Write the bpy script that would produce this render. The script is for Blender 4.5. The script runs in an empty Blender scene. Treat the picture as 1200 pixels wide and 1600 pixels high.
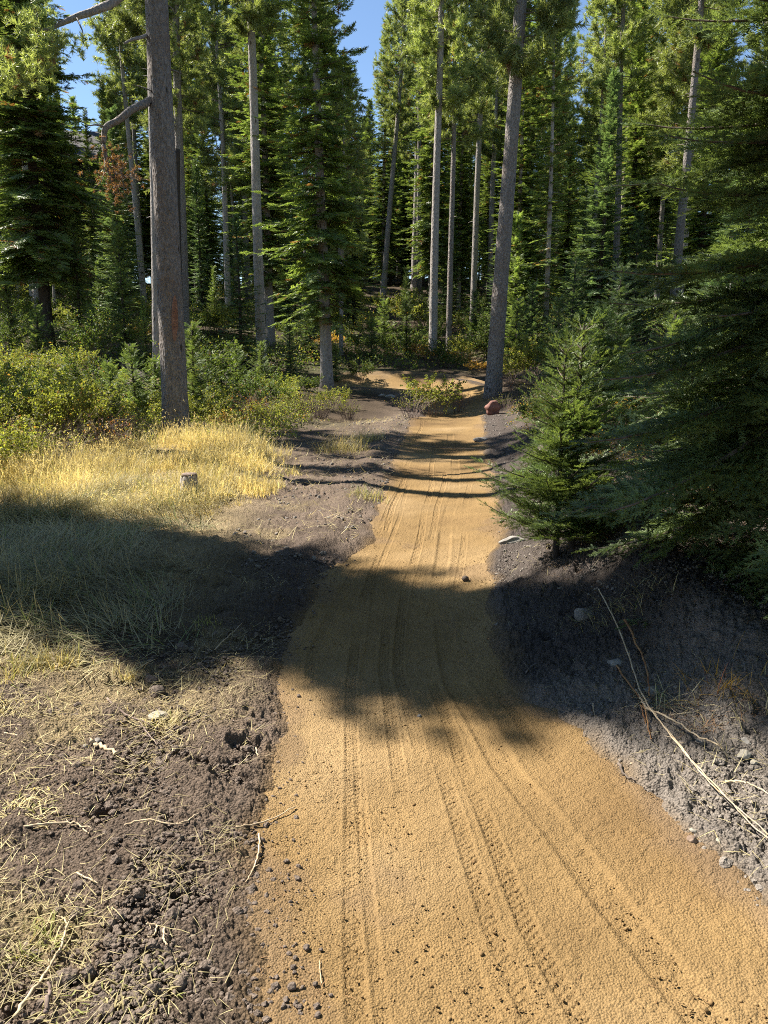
import bpy, math, random
import numpy as np
from mathutils import Vector, Matrix

R = math.radians
sc = bpy.context.scene
COL = sc.collection

# ------------------------------------------------------------------ camera
PITCH = R(12.0)
CAMZ = 1.62
FPX = 1209.0                      # focal length in photo pixels (1200 x 1600)
cd = bpy.data.cameras.new('camera')
cam = bpy.data.objects.new('camera', cd)
COL.objects.link(cam)
cam.location = (0, 0, CAMZ)
cam.rotation_euler = (math.pi / 2 - PITCH, 0, 0)
cd.sensor_fit = 'VERTICAL'
cd.sensor_height = 24.0
cd.lens = 24.0 * FPX / 1600.0
cd.clip_start = 0.05
cd.clip_end = 600
sc.camera = cam

# ------------------------------------------------------------------ light
SUN_EL = R(48.0)
SUN_DIR = np.array([-0.912, 0.410, 0.0])          # horizontal direction towards the sun
w = bpy.data.worlds.new('World')
sc.world = w
w.use_nodes = True
nt = w.node_tree
nt.nodes.clear()
sky = nt.nodes.new('ShaderNodeTexSky')
sky.sky_type = 'NISHITA'
sky.sun_disc = False
sky.sun_elevation = SUN_EL
sky.sun_rotation = math.atan2(SUN_DIR[0], SUN_DIR[1])
sky.altitude = 600
sky.air_density = 1.0
sky.dust_density = 0.05
sky.ozone_density = 3.0
bg = nt.nodes.new('ShaderNodeBackground')
bg.inputs['Strength'].default_value = 0.070
wo = nt.nodes.new('ShaderNodeOutputWorld')
nt.links.new(sky.outputs[0], bg.inputs[0])
nt.links.new(bg.outputs[0], wo.inputs[0])

sd = bpy.data.lights.new('sun', 'SUN')
sd.energy = 5.0
sd.angle = R(0.55)
sd.color = (1.0, 0.93, 0.82)
sun = bpy.data.objects.new('sun', sd)
COL.objects.link(sun)
dv = Vector((SUN_DIR[0] * math.cos(SUN_EL), SUN_DIR[1] * math.cos(SUN_EL), math.sin(SUN_EL)))
sun.rotation_euler = dv.to_track_quat('Z', 'Y').to_euler()
sun.location = (-20, 10, 30)

sc.view_settings.view_transform = 'Standard'
sc.view_settings.look = 'None'
sc.view_settings.exposure = 1.42
sc.view_settings.gamma = 1
sc.cycles.use_denoising = False
sc.cycles.filter_width = 1.0
sc.cycles.max_bounces = 5
sc.cycles.diffuse_bounces = 2
sc.cycles.glossy_bounces = 1
sc.cycles.transmission_bounces = 3
sc.cycles.transparent_max_bounces = 4
sc.cycles.caustics_reflective = False
sc.cycles.caustics_refractive = False

# ------------------------------------------------------------------ noise
_tab = {}
def vnoise(x, y, seed=0):
    if seed not in _tab:
        _tab[seed] = np.random.default_rng(seed + 91).random((256, 256)).astype(np.float32)
    T = _tab[seed]
    x = np.asarray(x, float); y = np.asarray(y, float)
    xi = np.floor(x).astype(np.int64); yi = np.floor(y).astype(np.int64)
    fx = x - xi; fy = y - yi
    fx = fx * fx * (3 - 2 * fx); fy = fy * fy * (3 - 2 * fy)
    a = T[xi & 255, yi & 255]; b = T[(xi + 1) & 255, yi & 255]
    c = T[xi & 255, (yi + 1) & 255]; d = T[(xi + 1) & 255, (yi + 1) & 255]
    return (a * (1 - fx) + b * fx) * (1 - fy) + (c * (1 - fx) + d * fx) * fy

def fbm(x, y, freq, octv=4, seed=0, gain=0.5):
    s = 0; a = 1; n = 0
    for o in range(octv):
        s = s + a * (vnoise(x * freq, y * freq, seed + o * 7) - 0.5); n += a
        a *= gain; freq *= 2.03
    return s / n * 2           # about -1..1

def lumps(x, y, cell, seed, fill=0.8):
    """round clods: the height (0..1) of hemispheres scattered one to a cell"""
    r = np.random.default_rng(seed)
    P = r.random((256, 256, 3)).astype(np.float32)
    u = x / cell; v = y / cell
    iu = np.floor(u).astype(np.int64); iv = np.floor(v).astype(np.int64)
    h = np.zeros_like(u)
    for du in (-1, 0, 1):
        for dv_ in (-1, 0, 1):
            q = P[(iu + du) & 255, (iv + dv_) & 255]
            cx = iu + du + 0.15 + 0.7 * q[..., 0]; cy = iv + dv_ + 0.15 + 0.7 * q[..., 1]
            rr = (0.25 + 0.5 * q[..., 2]) * np.where(((q[..., 0] * 97) % 1.0) < fill, 1, 0.001)
            dd = ((u - cx) ** 2 + (v - cy) ** 2) / (rr * rr)
            h = np.maximum(h, np.sqrt(np.clip(1 - dd, 0, 1)) * rr)
    return h

def sst(a, b, x):
    t = np.clip((x - a) / (b - a), 0, 1)
    return t * t * (3 - 2 * t)

# ------------------------------------------------------------------ the trail line
#         x      y    half  z     bank
CP = np.array([
    [0.62, -1.50, .76, .00, .02],
    [0.54, 0.60, .74, .00, .02], [0.44, 1.57, .73, .00, .02], [0.35, 1.90, .745, .00, .02],
    [0.20, 2.75, .71, .00, .02], [0.10, 3.30, .63, -.02, .02], [0.05, 4.10, .63, -.05, .03],
    [0.17, 5.30, .63, -.02, .03], [0.39, 6.25, .60, .02, .03], [0.53, 7.50, .62, .03, .03],
    [0.70, 9.40, .66, .02, .02], [0.97, 12.5, .72, .05, .02], [1.18, 14.8, .74, .11, .02],
    [1.32, 16.3, .76, .15, .02], [1.50, 17.5, .74, .05, .04], [1.70, 18.8, .76, -.03, .08],
    [1.95, 20.2, .86, .04, .16], [1.95, 21.6, 1.0, .18, .26], [1.40, 22.9, 1.10, .32, .34],
    [0.30, 23.7, 1.12, .42, .36], [-1.1, 23.8, .95, .46, .30], [-2.6, 23.2, .75, .48, .20],
    [-4.6, 22.6, .70, .55, .05], [-7.5, 22.8, .65, .80, .0]])
def _spline(P, n=40):
    out = []
    for i in range(len(P) - 1):
        p0 = P[max(i - 1, 0)]; p1 = P[i]; p2 = P[i + 1]; p3 = P[min(i + 2, len(P) - 1)]
        for t in np.linspace(0, 1, n, endpoint=False):
            out.append(0.5 * ((2 * p1) + (-p0 + p2) * t + (2 * p0 - 5 * p1 + 4 * p2 - p3) * t * t + (-p0 + 3 * p1 - 3 * p2 + p3) * t ** 3))
    out.append(P[-1])
    return np.array(out)
SP = _spline(CP)
_d = np.gradient(SP[:, :2], axis=0)
_d /= np.linalg.norm(_d, axis=1)[:, None]
SN = np.stack([_d[:, 1], -_d[:, 0]], 1)            # right-hand normal
SL = np.concatenate([[0], np.cumsum(np.linalg.norm(np.diff(SP[:, :2], axis=0), axis=1))])

# lookup table of the nearest point of the trail
GX0, GX1, GY0, GY1, GS = -12., 12., -2., 32., .08
_gx = np.arange(GX0, GX1 + GS, GS); _gy = np.arange(GY0, GY1 + GS, GS)
def _lookup():
    X, Y = np.meshgrid(_gx, _gy, indexing='ij')
    P = np.stack([X.ravel(), Y.ravel()], 1)
    sub = SP[::4]; sn = SN[::4]
    out = np.zeros((len(P), 4), np.float32)
    for a in range(0, len(P), 20000):
        q = P[a:a + 20000]
        D = ((q[:, None, :] - sub[None, :, :2]) ** 2).sum(2)
        k = D.argmin(1)
        dd = q - sub[k, :2]
        side = (dd * sn[k]).sum(1)
        dist = np.sqrt(D[np.arange(len(q)), k])
        out[a:a + 20000, 0] = np.where(side < 0, -dist, dist)
        out[a:a + 20000, 1] = sub[k, 2]
        out[a:a + 20000, 2] = sub[k, 3]
        out[a:a + 20000, 3] = sub[k, 4]
    return out.reshape(len(_gx), len(_gy), 4)
LUT = _lookup()
def trail_at(x, y):
    u = np.clip((np.asarray(x, float) - GX0) / GS, 0, len(_gx) - 1.001)
    v = np.clip((np.asarray(y, float) - GY0) / GS, 0, len(_gy) - 1.001)
    i = u.astype(int); j = v.astype(int); fu = (u - i)[..., None]; fv = (v - j)[..., None]
    q = (LUT[i, j] * (1 - fu) + LUT[i + 1, j] * fu) * (1 - fv) + (LUT[i, j + 1] * (1 - fu) + LUT[i + 1, j + 1] * fu) * fv
    return q[..., 0], q[..., 1], q[..., 2], q[..., 3]

def trail_profile(t, zc, bank):
    tt = np.clip(t, -1.3, 1.3)
    return zc + bank * np.clip(tt, 0, 2) ** 1.5 + 0.03 * tt * tt

def softplus(v, k=1.5):
    return np.log1p(np.exp(np.clip(v / k, -30, 30))) * k

def big_ground(x, y):
    g = 0.05 + 0.10 * fbm(x, y, 0.35, 3, 5)
    # cut bank on the right of the trail
    g = g + 0.42 * sst(0.62, 1.7, x - 0.12 * np.clip(y - 5, 0, 20)) * sst(2.0, 4.2, y) * (1 - 0.5 * sst(12, 18, y))
    g = g + 0.05 * sst(-0.9, -2.5, x) * sst(1.0, 2.5, y)
    h = 0.165 * softplus(y - 20.0 + 0.30 * np.clip(-x - 2, 0, 14) + 0.12 * np.clip(x - 4, 0, 12), 1.6)
    g = g + h * (0.85 + 0.10 * fbm(x, y, 0.06, 2, 9)) + 0.35 * fbm(x, y, 0.12, 3, 11) * sst(18, 30, y)
    far = sst(95, 150, np.hypot(x, y))
    return g * (1 - far) + 12.5 * far * sst(0, 60, y)

def H(x, y):
    """height of the ground sheet without clods"""
    x = np.asarray(x, float); y = np.asarray(y, float)
    d, hw, zc, bank = trail_at(x, y)
    t = d / hw
    e = np.abs(d) - hw - .085 * fbm(x, y, 1.9, 3, 19)   # distance outside the edge
    inside = (x > GX0) & (x < GX1) & (y > GY0) & (y < GY1)
    edge = trail_profile(np.clip(t, -1, 1), zc, bank)
    wv = sst(0.0, np.where(d > 0, .95, 1.5), e)
    crest = 0.035 * np.exp(-((e - 0.28) / 0.18) ** 2)      # loose soil thrown up at the edge
    g = edge * (1 - wv) + big_ground(x, y) * wv + crest
    g = g + 0.012 * fbm(x, y, 3.0, 3, 21) * sst(-.1, .2, e)
    g = np.where(e < 0, g - 0.004 - 0.055 * (1 - sst(-0.20, -0.02, e)), g)
    return np.where(inside, g, big_ground(x, y))

def Hs(x, y):
    return float(H(np.array([x]), np.array([y]))[0])

def ray(px, row):
    u = (px - 600) / FPX; v = (800 - row) / FPX
    return np.array([u, math.cos(PITCH) + v * math.sin(PITCH), -math.sin(PITCH) + v * math.cos(PITCH)])

_ts = np.concatenate([np.arange(1.0, 12, .02), np.arange(12, 40, .06), np.arange(40, 140, .3)])
def gp(px, row, maxd=110):
    """where the line of sight through that pixel of the photograph meets the ground"""
    d = ray(px, row)
    P = d[None, :] * _ts[:, None] + np.array([0, 0, CAMZ])
    below = P[:, 2] < H(P[:, 0], P[:, 1])
    k = int(below.argmax()) if below.any() else len(_ts) - 1
    p = P[k]
    if p[1] > maxd:
        p = p * (maxd / p[1]) + np.array([0, 0, CAMZ * (1 - maxd / p[1])])
    return float(p[0]), float(p[1])

def pt(px, row, D):
    """point on that line of sight at the distance y = D"""
    d = ray(px, row)
    k = D / d[1]
    return np.array([d[0] * k, D, CAMZ + d[2] * k])

# ------------------------------------------------------------------ mesh helpers
class Geo:
    def __init__(s):
        s.V = []; s.T = []; s.A = []; s.M = []; s.n = 0
    def add(s, V, T, a=0.5, m=0):
        V = np.asarray(V, np.float32).reshape(-1, 3); T = np.asarray(T, np.int64).reshape(-1, 3)
        s.V.append(V); s.T.append(T + s.n); s.n += len(V)
        s.A.append(np.broadcast_to(np.asarray(a, np.float32), (len(V),)))
        s.M.append(np.full(len(T), m, np.int32))
    def mesh(s, name, mats, smooth=True):
        V = np.concatenate(s.V); T = np.concatenate(s.T); A = np.concatenate(s.A); M = np.concatenate(s.M)
        return mesh_np(name, V, T, mats, A, M, smooth)

def mesh_np(name, V, T, mats, A=None, M=None, smooth=True, colors=None):
    me = bpy.data.meshes.new(name)
    k = T.shape[1]
    me.vertices.add(len(V)); me.vertices.foreach_set('co', np.ascontiguousarray(V, np.float32).ravel())
    me.loops.add(len(T) * k); me.loops.foreach_set('vertex_index', np.ascontiguousarray(T, np.int32).ravel())
    me.polygons.add(len(T)); me.polygons.foreach_set('loop_start', np.arange(0, len(T) * k, k, dtype=np.int32))
    me.polygons.foreach_set('loop_total', np.full(len(T), k, np.int32))
    if M is not None and M.any(): me.polygons.foreach_set('material_index', M.astype(np.int32))
    me.polygons.foreach_set('use_smooth', np.full(len(T), smooth, bool))
    if A is not None:
        at = me.attributes.new('v', 'FLOAT', 'POINT'); at.data.foreach_set('value', np.ascontiguousarray(A, np.float32))
    if colors is not None:
        at = me.attributes.new('Col', 'FLOAT_COLOR', 'POINT')
        at.data.foreach_set('color', np.ascontiguousarray(np.c_[colors, np.ones(len(V))], np.float32).ravel())
    for m in (mats if isinstance(mats, (list, tuple)) else [mats]): me.materials.append(m)
    me.update()
    return me

def link(name, me, parent=None, label=None, cat=None, group=None, kind=None, loc=None):
    o = bpy.data.objects.new(name, me); COL.objects.link(o)
    if parent is not None: o.parent = parent
    if loc is not None: o.location = loc
    tag(o, label, cat, group, kind)
    return o

def tag(o, label=None, cat=None, group=None, kind=None):
    if label: o['label'] = label
    if cat: o['category'] = cat
    if group: o['group'] = group
    if kind: o['kind'] = kind
    return o

def empty(name, loc, label, cat, group=None, rz=0.0, rot=None, scale=1.0):
    o = bpy.data.objects.new(name, None); COL.objects.link(o)
    o.empty_display_size = 0.2
    o.location = loc; o.rotation_euler = rot if rot else (0, 0, rz)
    o.scale = (scale,) * 3 if not isinstance(scale, tuple) else scale
    return tag(o, label, cat, group)

def nrm(a):
    return a / (np.linalg.norm(a, axis=-1, keepdims=True) + 1e-9)

def tube(path, rad, sides=6, rough=0.0, rng=None, cap=True):
    P = np.asarray(path, float); n = len(P)
    rad = np.broadcast_to(np.asarray(rad, float), (n,))
    Tn = nrm(np.gradient(P, axis=0))
    ref = np.array([0, 0, 1.0]) if abs(Tn[0][2]) < 0.8 else np.array([1.0, 0, 0])
    A = nrm(np.cross(Tn, ref)); B = np.cross(Tn, A)
    ang = np.linspace(0, 2 * np.pi, sides, endpoint=False)
    rr = rad[:, None] * np.ones(sides)[None]
    if rough and rng is not None: rr = rr * (1 + rough * (rng.random((n, sides)) - .5) * 2)
    V = P[:, None] + rr[..., None] * (np.cos(ang)[None, :, None] * A[:, None] + np.sin(ang)[None, :, None] * B[:, None])
    V = V.reshape(-1, 3)
    i = np.arange(n - 1)[:, None] * sides; j = np.arange(sides)[None]; j2 = (j + 1) % sides
    a = (i + j).ravel(); b = (i + j2).ravel(); c = (i + sides + j2).ravel(); d = (i + sides + j).ravel()
    T = np.concatenate([np.stack([a, b, c], 1), np.stack([a, c, d], 1)])
    if cap:
        V = np.concatenate([V, P[:1], P[-1:]])
        k0 = n * sides; jj = np.arange(sides); jn = (jj + 1) % sides
        T = np.concatenate([T, np.stack([np.full(sides, k0), jn, jj], 1), np.stack([np.full(sides, k0 + 1), (n - 1) * sides + jj, (n - 1) * sides + jn], 1)])
    return V, T

def stamp(geo, TV, TT, P, X, Z, S, a, m=0):
    """many copies of a small template, all in one array"""
    P = np.asarray(P); X = nrm(np.asarray(X)); Y = nrm(np.cross(np.asarray(Z), X)); Zz = np.cross(X, Y)
    S = np.asarray(S)[:, None, None]
    V = P[:, None] + S * (TV[None, :, :1] * X[:, None] + TV[None, :, 1:2] * Y[:, None] + TV[None, :, 2:] * Zz[:, None])
    k = len(P); n = len(TV)
    T = (TT[None] + (np.arange(k) * n)[:, None, None]).reshape(-1, 3)
    geo.add(V.reshape(-1, 3), T, np.repeat(np.asarray(a, np.float32), n), m)

def sprig_flat(rng, n=8, wid=.125):
    V = [(0, -.03, 0), (0, .03, 0), (1, 0, -.05)]; T = [(0, 1, 2)]
    for i in range(n):
        x = .06 + .80 * i / (n - 1)
        for s in (-1, 1):
            x0 = x + rng.uniform(-.03, .03)
            l = (.52 - .34 * x) * rng.uniform(.75, 1.2); an = R(rng.uniform(38, 62))
            dx, dy = math.cos(an), s * math.sin(an); z = rng.uniform(-.16, .10) * l
            k = len(V); rl = rng.uniform(-.05, .05)
            V += [(x0 - .5 * wid, 0, rl * .5), (x0 + .5 * wid, 0, -rl * .5), (x0 + dx * l * .55 + wid * .35, dy * l * .55, z * .3 + rl),
                  (x0 + dx * l, dy * l, z)]
            T += [(k, k + 1, k + 2), (k, k + 2, k + 3)]
    return np.array(V, float), np.array(T)

def sprig_needles(rng, n=34, nl=.19, wd=.028):
    V = [(0, -.012, 0), (0, .012, 0), (1, 0, 0)]; T = [(0, 1, 2)]
    for i in range(n):
        x = (i + rng.random()) / n
        roll = rng.uniform(-.5, 3.64)                      # mostly the sides and the top of the twig
        an = R(rng.uniform(42, 68)) * (1 - .35 * x)
        l = nl * rng.uniform(.8, 1.15) * (1 - .3 * max(0, x - .8) / .2)
        d = np.array([math.cos(an), math.sin(an) * math.cos(roll), math.sin(an) * math.sin(roll) * .75])
        q = np.cross(d, np.array([.3, .2, 1.0])); q = q / np.linalg.norm(q) * wd * .5
        b = np.array([x, 0, 0]); k = len(V)
        V += [tuple(b - q), tuple(b + q), tuple(b + d * l * .8 + q * .9), tuple(b + d * l)]
        T += [(k, k + 1, k + 2), (k, k + 2, k + 3)]
    return np.array(V, float), np.array(T)

def tuft(rng, n=26, wd=.05):
    V = []; T = []
    for i in range(n):
        x = rng.uniform(-.25, .55); roll = rng.uniform(0, 2 * math.pi); an = R(rng.uniform(18, 75))
        l = rng.uniform(.42, .62)
        d = np.array([math.cos(an), math.sin(an) * math.cos(roll), math.sin(an) * math.sin(roll)])
        q = np.cross(d, rng.normal(size=3)); q = q / np.linalg.norm(q) * wd * .5
        b = np.array([x, 0, 0]); k = len(V)
        V += [tuple(b - q), tuple(b + q), tuple(b + d * l)]; T += [(k, k + 1, k + 2)]
    return np.array(V, float), np.array(T)

# ------------------------------------------------------------------ materials
def nodes_of(m):
    m.use_nodes = True; t = m.node_tree; t.nodes.clear()
    return t, t.nodes.new, t.links.new

def rgba(c): return (c[0], c[1], c[2], 1)

def mix_rgb(new, L, fac, a, b, blend='MIX'):
    n = new('ShaderNodeMix'); n.data_type = 'RGBA'; n.blend_type = blend
    for sock, val in ((n.inputs['Factor'], fac), (n.inputs['A'], a), (n.inputs['B'], b)):
        if hasattr(val, 'node'): L(val, sock)
        elif isinstance(val, tuple): sock.default_value = rgba(val) if len(val) == 3 else val
        else: sock.default_value = val
    return n.outputs['Result']

def mat_leaf(name, ca, cb, cc=None, transl=.35, rough=.55, spec=.35, noise=2.2, tint=(1.35, 1.3, .6)):
    m = bpy.data.materials.new(name); t, new, L = nodes_of(m)
    at = new('ShaderNodeAttribute'); at.attribute_name = 'v'
    oi = new('ShaderNodeObjectInfo')
    geo = new('ShaderNodeNewGeometry')
    no = new('ShaderNodeTexNoise'); no.inputs['Scale'].default_value = noise; L(geo.outputs['Position'], no.inputs['Vector'])
    base = mix_rgb(new, L, at.outputs['Fac'], ca, cb)
    mr = new('ShaderNodeMapRange'); mr.inputs['From Min'].default_value = .35; mr.inputs['From Max'].default_value = .65
    mr.inputs['To Min'].default_value = .68; mr.inputs['To Max'].default_value = 1.3; L(no.outputs['Fac'], mr.inputs['Value'])
    mr2 = new('ShaderNodeMapRange'); mr2.inputs['To Min'].default_value = .8; mr2.inputs['To Max'].default_value = 1.2
    L(oi.outputs['Random'], mr2.inputs['Value'])
    mm = new('ShaderNodeMath'); mm.operation = 'MULTIPLY'; L(mr.outputs[0], mm.inputs[0]); L(mr2.outputs[0], mm.inputs[1])
    vm = new('ShaderNodeVectorMath'); vm.operation = 'SCALE'; L(base, vm.inputs[0]); L(mm.outputs[0], vm.inputs['Scale'])
    col = vm.outputs[0]
    if cc is not None:                       # a few dead, brown sprays: v above 1
        st = new('ShaderNodeMath'); st.operation = 'GREATER_THAN'; st.inputs[1].default_value = 1.2; L(at.outputs['Fac'], st.inputs[0])
        col = mix_rgb(new, L, st.outputs[0], col, cc)
    p = new('ShaderNodeBsdfPrincipled'); p.inputs['Roughness'].default_value = rough; p.inputs['Specular IOR Level'].default_value = spec
    L(col, p.inputs['Base Color'])
    tr = new('ShaderNodeBsdfTranslucent')
    c2 = mix_rgb(new, L, 1.0, col, tint, 'MULTIPLY'); L(c2, tr.inputs['Color'])
    mx = new('ShaderNodeMixShader'); mx.inputs[0].default_value = transl; L(p.outputs[0], mx.inputs[1]); L(tr.outputs[0], mx.inputs[2])
    o = new('ShaderNodeOutputMaterial'); L(mx.outputs[0], o.inputs['Surface'])
    return m

def mat_bark(name, c1, c2, c3, sx=14., sz=3.5, bump=.5, flake=True, dist=.02):
    m = bpy.data.materials.new(name); t, new, L = nodes_of(m)
    tc = new('ShaderNodeTexCoord'); mp = new('ShaderNodeMapping'); mp.inputs['Scale'].default_value = (sx, sx, sz)
    L(tc.outputs['Object'], mp.inputs['Vector'])
    n1 = new('ShaderNodeTexNoise'); n1.inputs['Scale'].default_value = 1.2; n1.inputs['Detail'].default_value = 8; n1.inputs['Roughness'].default_value = .7
    L(mp.outputs[0], n1.inputs['Vector'])
    vo = new('ShaderNodeTexVoronoi'); vo.feature = 'F1'; vo.inputs['Scale'].default_value = 1.6; L(mp.outputs[0], vo.inputs['Vector'])
    n2 = new('ShaderNodeTexNoise'); n2.inputs['Scale'].default_value = 1.4; n2.inputs['Detail'].default_value = 3; L(tc.outputs['Object'], n2.inputs['Vector'])
    cr = new('ShaderNodeValToRGB'); cr.color_ramp.elements[0].position = .32; cr.color_ramp.elements[1].position = .68
    cr.color_ramp.elements[0].color = rgba(c1); cr.color_ramp.elements[1].color = rgba(c2); L(n1.outputs['Fac'], cr.inputs['Fac'])
    cr2 = new('ShaderNodeValToRGB'); cr2.color_ramp.elements[0].position = .50; cr2.color_ramp.elements[1].position = .72
    cr2.color_ramp.elements[0].color = (0, 0, 0, 1); cr2.color_ramp.elements[1].color = (1, 1, 1, 1); L(n2.outputs['Fac'], cr2.inputs['Fac'])
    col = mix_rgb(new, L, cr2.outputs[0], cr.outputs[0], c3)
    # dark branch scars, an eye here and there
    mp2 = new('ShaderNodeMapping'); mp2.inputs['Scale'].default_value = (5, 5, 2.2); L(tc.outputs['Object'], mp2.inputs['Vector'])
    v2 = new('ShaderNodeTexVoronoi'); v2.inputs['Scale'].default_value = 1.0; L(mp2.outputs[0], v2.inputs['Vector'])
    c4 = new('ShaderNodeMapRange'); c4.inputs['From Min'].default_value = .10; c4.inputs['From Max'].default_value = .17
    c4.inputs['To Min'].default_value = .8; c4.inputs['To Max'].default_value = 0.; L(v2.outputs['Distance'], c4.inputs['Value'])
    col = mix_rgb(new, L, c4.outputs[0], col, (.03, .025, .02))
    oi = new('ShaderNodeObjectInfo'); mr = new('ShaderNodeMapRange'); mr.inputs['To Min'].default_value = .82; mr.inputs['To Max'].default_value = 1.18
    L(oi.outputs['Random'], mr.inputs['Value'])
    vm = new('ShaderNodeVectorMath'); vm.operation = 'SCALE'; L(col, vm.inputs[0]); L(mr.outputs[0], vm.inputs['Scale'])
    p = new('ShaderNodeBsdfPrincipled'); p.inputs['Roughness'].default_value = .85; p.inputs['Specular IOR Level'].default_value = .2
    L(vm.outputs[0], p.inputs['Base Color'])
    ad = new('ShaderNodeMath'); ad.operation = 'ADD'; L(n1.outputs['Fac'], ad.inputs[0]); L(vo.outputs['Distance'], ad.inputs[1])
    bp = new('ShaderNodeBump'); bp.inputs['Strength'].default_value = bump; bp.inputs['Distance'].default_value = dist
    L(ad.outputs[0], bp.inputs['Height']); L(bp.outputs[0], p.inputs['Normal'])
    o = new('ShaderNodeOutputMaterial'); L(p.outputs[0], o.inputs['Surface'])
    return m

def mat_simple(name, c1, c2, scale=20., rough=.85, bump=.3, dist=.004, spec=.25, coord='Object'):
    m = bpy.data.materials.new(name); t, new, L = nodes_of(m)
    tc = new('ShaderNodeTexCoord'); n1 = new('ShaderNodeTexNoise'); n1.inputs['Scale'].default_value = scale; n1.inputs['Detail'].default_value = 6
    L(tc.outputs[coord], n1.inputs['Vector'])
    cr = new('ShaderNodeValToRGB'); cr.color_ramp.elements[0].position = .35; cr.color_ramp.elements[1].position = .65
    cr.color_ramp.elements[0].color = rgba(c1); cr.color_ramp.elements[1].color = rgba(c2); L(n1.outputs['Fac'], cr.inputs['Fac'])
    p = new('ShaderNodeBsdfPrincipled'); p.inputs['Roughness'].default_value = rough; p.inputs['Specular IOR Level'].default_value = spec
    L(cr.outputs[0], p.inputs['Base Color'])
    bp = new('ShaderNodeBump'); bp.inputs['Strength'].default_value = bump; bp.inputs['Distance'].default_value = dist
    L(n1.outputs['Fac'], bp.inputs['Height']); L(bp.outputs[0], p.inputs['Normal'])
    o = new('ShaderNodeOutputMaterial'); L(p.outputs[0], o.inputs['Surface'])
    return m

def mat_ground(name, fine, bump, dist, lo=.6, hi=1.35, big=1.3, spec=.15):
    """the sheet's own colour (attribute Col) broken up by grain of several sizes"""
    m = bpy.data.materials.new(name); t, new, L = nodes_of(m)
    at = new('ShaderNodeAttribute'); at.attribute_name = 'Col'
    geo = new('ShaderNodeNewGeometry')
    n1 = new('ShaderNodeTexNoise'); n1.inputs['Scale'].default_value = fine; n1.inputs['Detail'].default_value = 5; n1.inputs['Roughness'].default_value = .75
    n2 = new('ShaderNodeTexNoise'); n2.inputs['Scale'].default_value = big; n2.inputs['Detail'].default_value = 4
    vo = new('ShaderNodeTexVoronoi'); vo.inputs['Scale'].default_value = fine * .9
    for n in (n1, n2, vo): L(geo.outputs['Position'], n.inputs['Vector'])
    mr = new('ShaderNodeMapRange'); mr.inputs['From Min'].default_value = .3; mr.inputs['From Max'].default_value = .7
    mr.inputs['To Min'].default_value = lo; mr.inputs['To Max'].default_value = hi; L(n1.outputs['Fac'], mr.inputs['Value'])
    mr2 = new('ShaderNodeMapRange'); mr2.inputs['From Min'].default_value = .3; mr2.inputs['From Max'].default_value = .7
    mr2.inputs['To Min'].default_value = .86; mr2.inputs['To Max'].default_value = 1.14; L(n2.outputs['Fac'], mr2.inputs['Value'])
    mm = new('ShaderNodeMath'); mm.operation = 'MULTIPLY'; L(mr.outputs[0], mm.inputs[0]); L(mr2.outputs[0], mm.inputs[1])
    vm = new('ShaderNodeVectorMath'); vm.operation = 'SCALE'; L(at.outputs['Color'], vm.inputs[0]); L(mm.outputs[0], vm.inputs['Scale'])
    p = new('ShaderNodeBsdfPrincipled'); p.inputs['Roughness'].default_value = .95; p.inputs['Specular IOR Level'].default_value = spec
    L(vm.outputs[0], p.inputs['Base Color'])
    ad = new('ShaderNodeMath'); ad.operation = 'SUBTRACT'; L(n1.outputs['Fac'], ad.inputs[0]); L(vo.outputs['Distance'], ad.inputs[1])
    bp = new('ShaderNodeBump'); bp.inputs['Strength'].default_value = bump; bp.inputs['Distance'].default_value = dist
    L(ad.outputs[0], bp.inputs['Height']); L(bp.outputs[0], p.inputs['Normal'])
    o = new('ShaderNodeOutputMaterial'); L(p.outputs[0], o.inputs['Surface'])
    return m

M_SOIL = mat_ground('soil', 120, 1.0, .014, .5, 1.45)
M_TRAIL = mat_ground('trail_dirt', 170, 1.0, .005, .55, 1.42, 1.6)
M_FIR = mat_leaf('fir_needles', (.085, .135, .045), (.24, .32, .10), (.26, .14, .06), .42, .42, .5)
M_FIRB = mat_leaf('blue_fir_needles', (.07, .125, .065), (.20, .29, .14), (.2, .1, .05), .42, .42, .5)
M_NEAR = mat_leaf('near_fir_needles', (.085, .135, .060), (.26, .34, .13), (.2, .1, .05), .42, .42, .5, noise=5)
M_SAP = mat_leaf('sapling_needles', (.12, .19, .07), (.28, .36, .13), (.28, .16, .06), .45, .42, .5)
M_PINE = mat_leaf('pine_needles', (.18, .235, .090), (.37, .43, .18), (.28, .15, .08), .42, .45, .5)
M_LEAF = mat_leaf('green_leaves', (.12, .16, .04), (.36, .38, .09), (.35, .2, .06), .48)
M_LEAFD = mat_leaf('dark_green_leaves', (.06, .10, .03), (.15, .21, .05), (.2, .13, .05), .42)
M_GOLD = mat_leaf('autumn_leaves', (.34, .21, .05), (.54, .36, .10), (.35, .13, .06), .45)
M_STRAW = mat_leaf('dry_grass', (.42, .35, .17), (.68, .60, .33), (.36, .38, .12), .42, .6, .3, 1.0, (1.2, 1.08, .68))
M_STRAWG = mat_leaf('laid_grass', (.27, .24, .13), (.46, .40, .23), (.22, .27, .09), .25, .6, .3, 1.0, (1.1, 1.05, .8))
M_BARK = mat_bark('pine_bark', (.13, .115, .105), (.37, .335, .31), (.23, .18, .15), 22, 9, 1.0, True, .03)
M_BARKG = mat_bark('grey_bark', (.20, .18, .165), (.44, .40, .37), (.27, .235, .20), 20, 7, .8, True, .02)
M_BARKD = mat_bark('dark_bark', (.035, .028, .024), (.09, .075, .065), (.06, .045, .035), 14, 3, .7, True, .02)
M_WOOD = mat_simple('branch_wood', (.09, .07, .055), (.20, .16, .13), 30)
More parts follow.
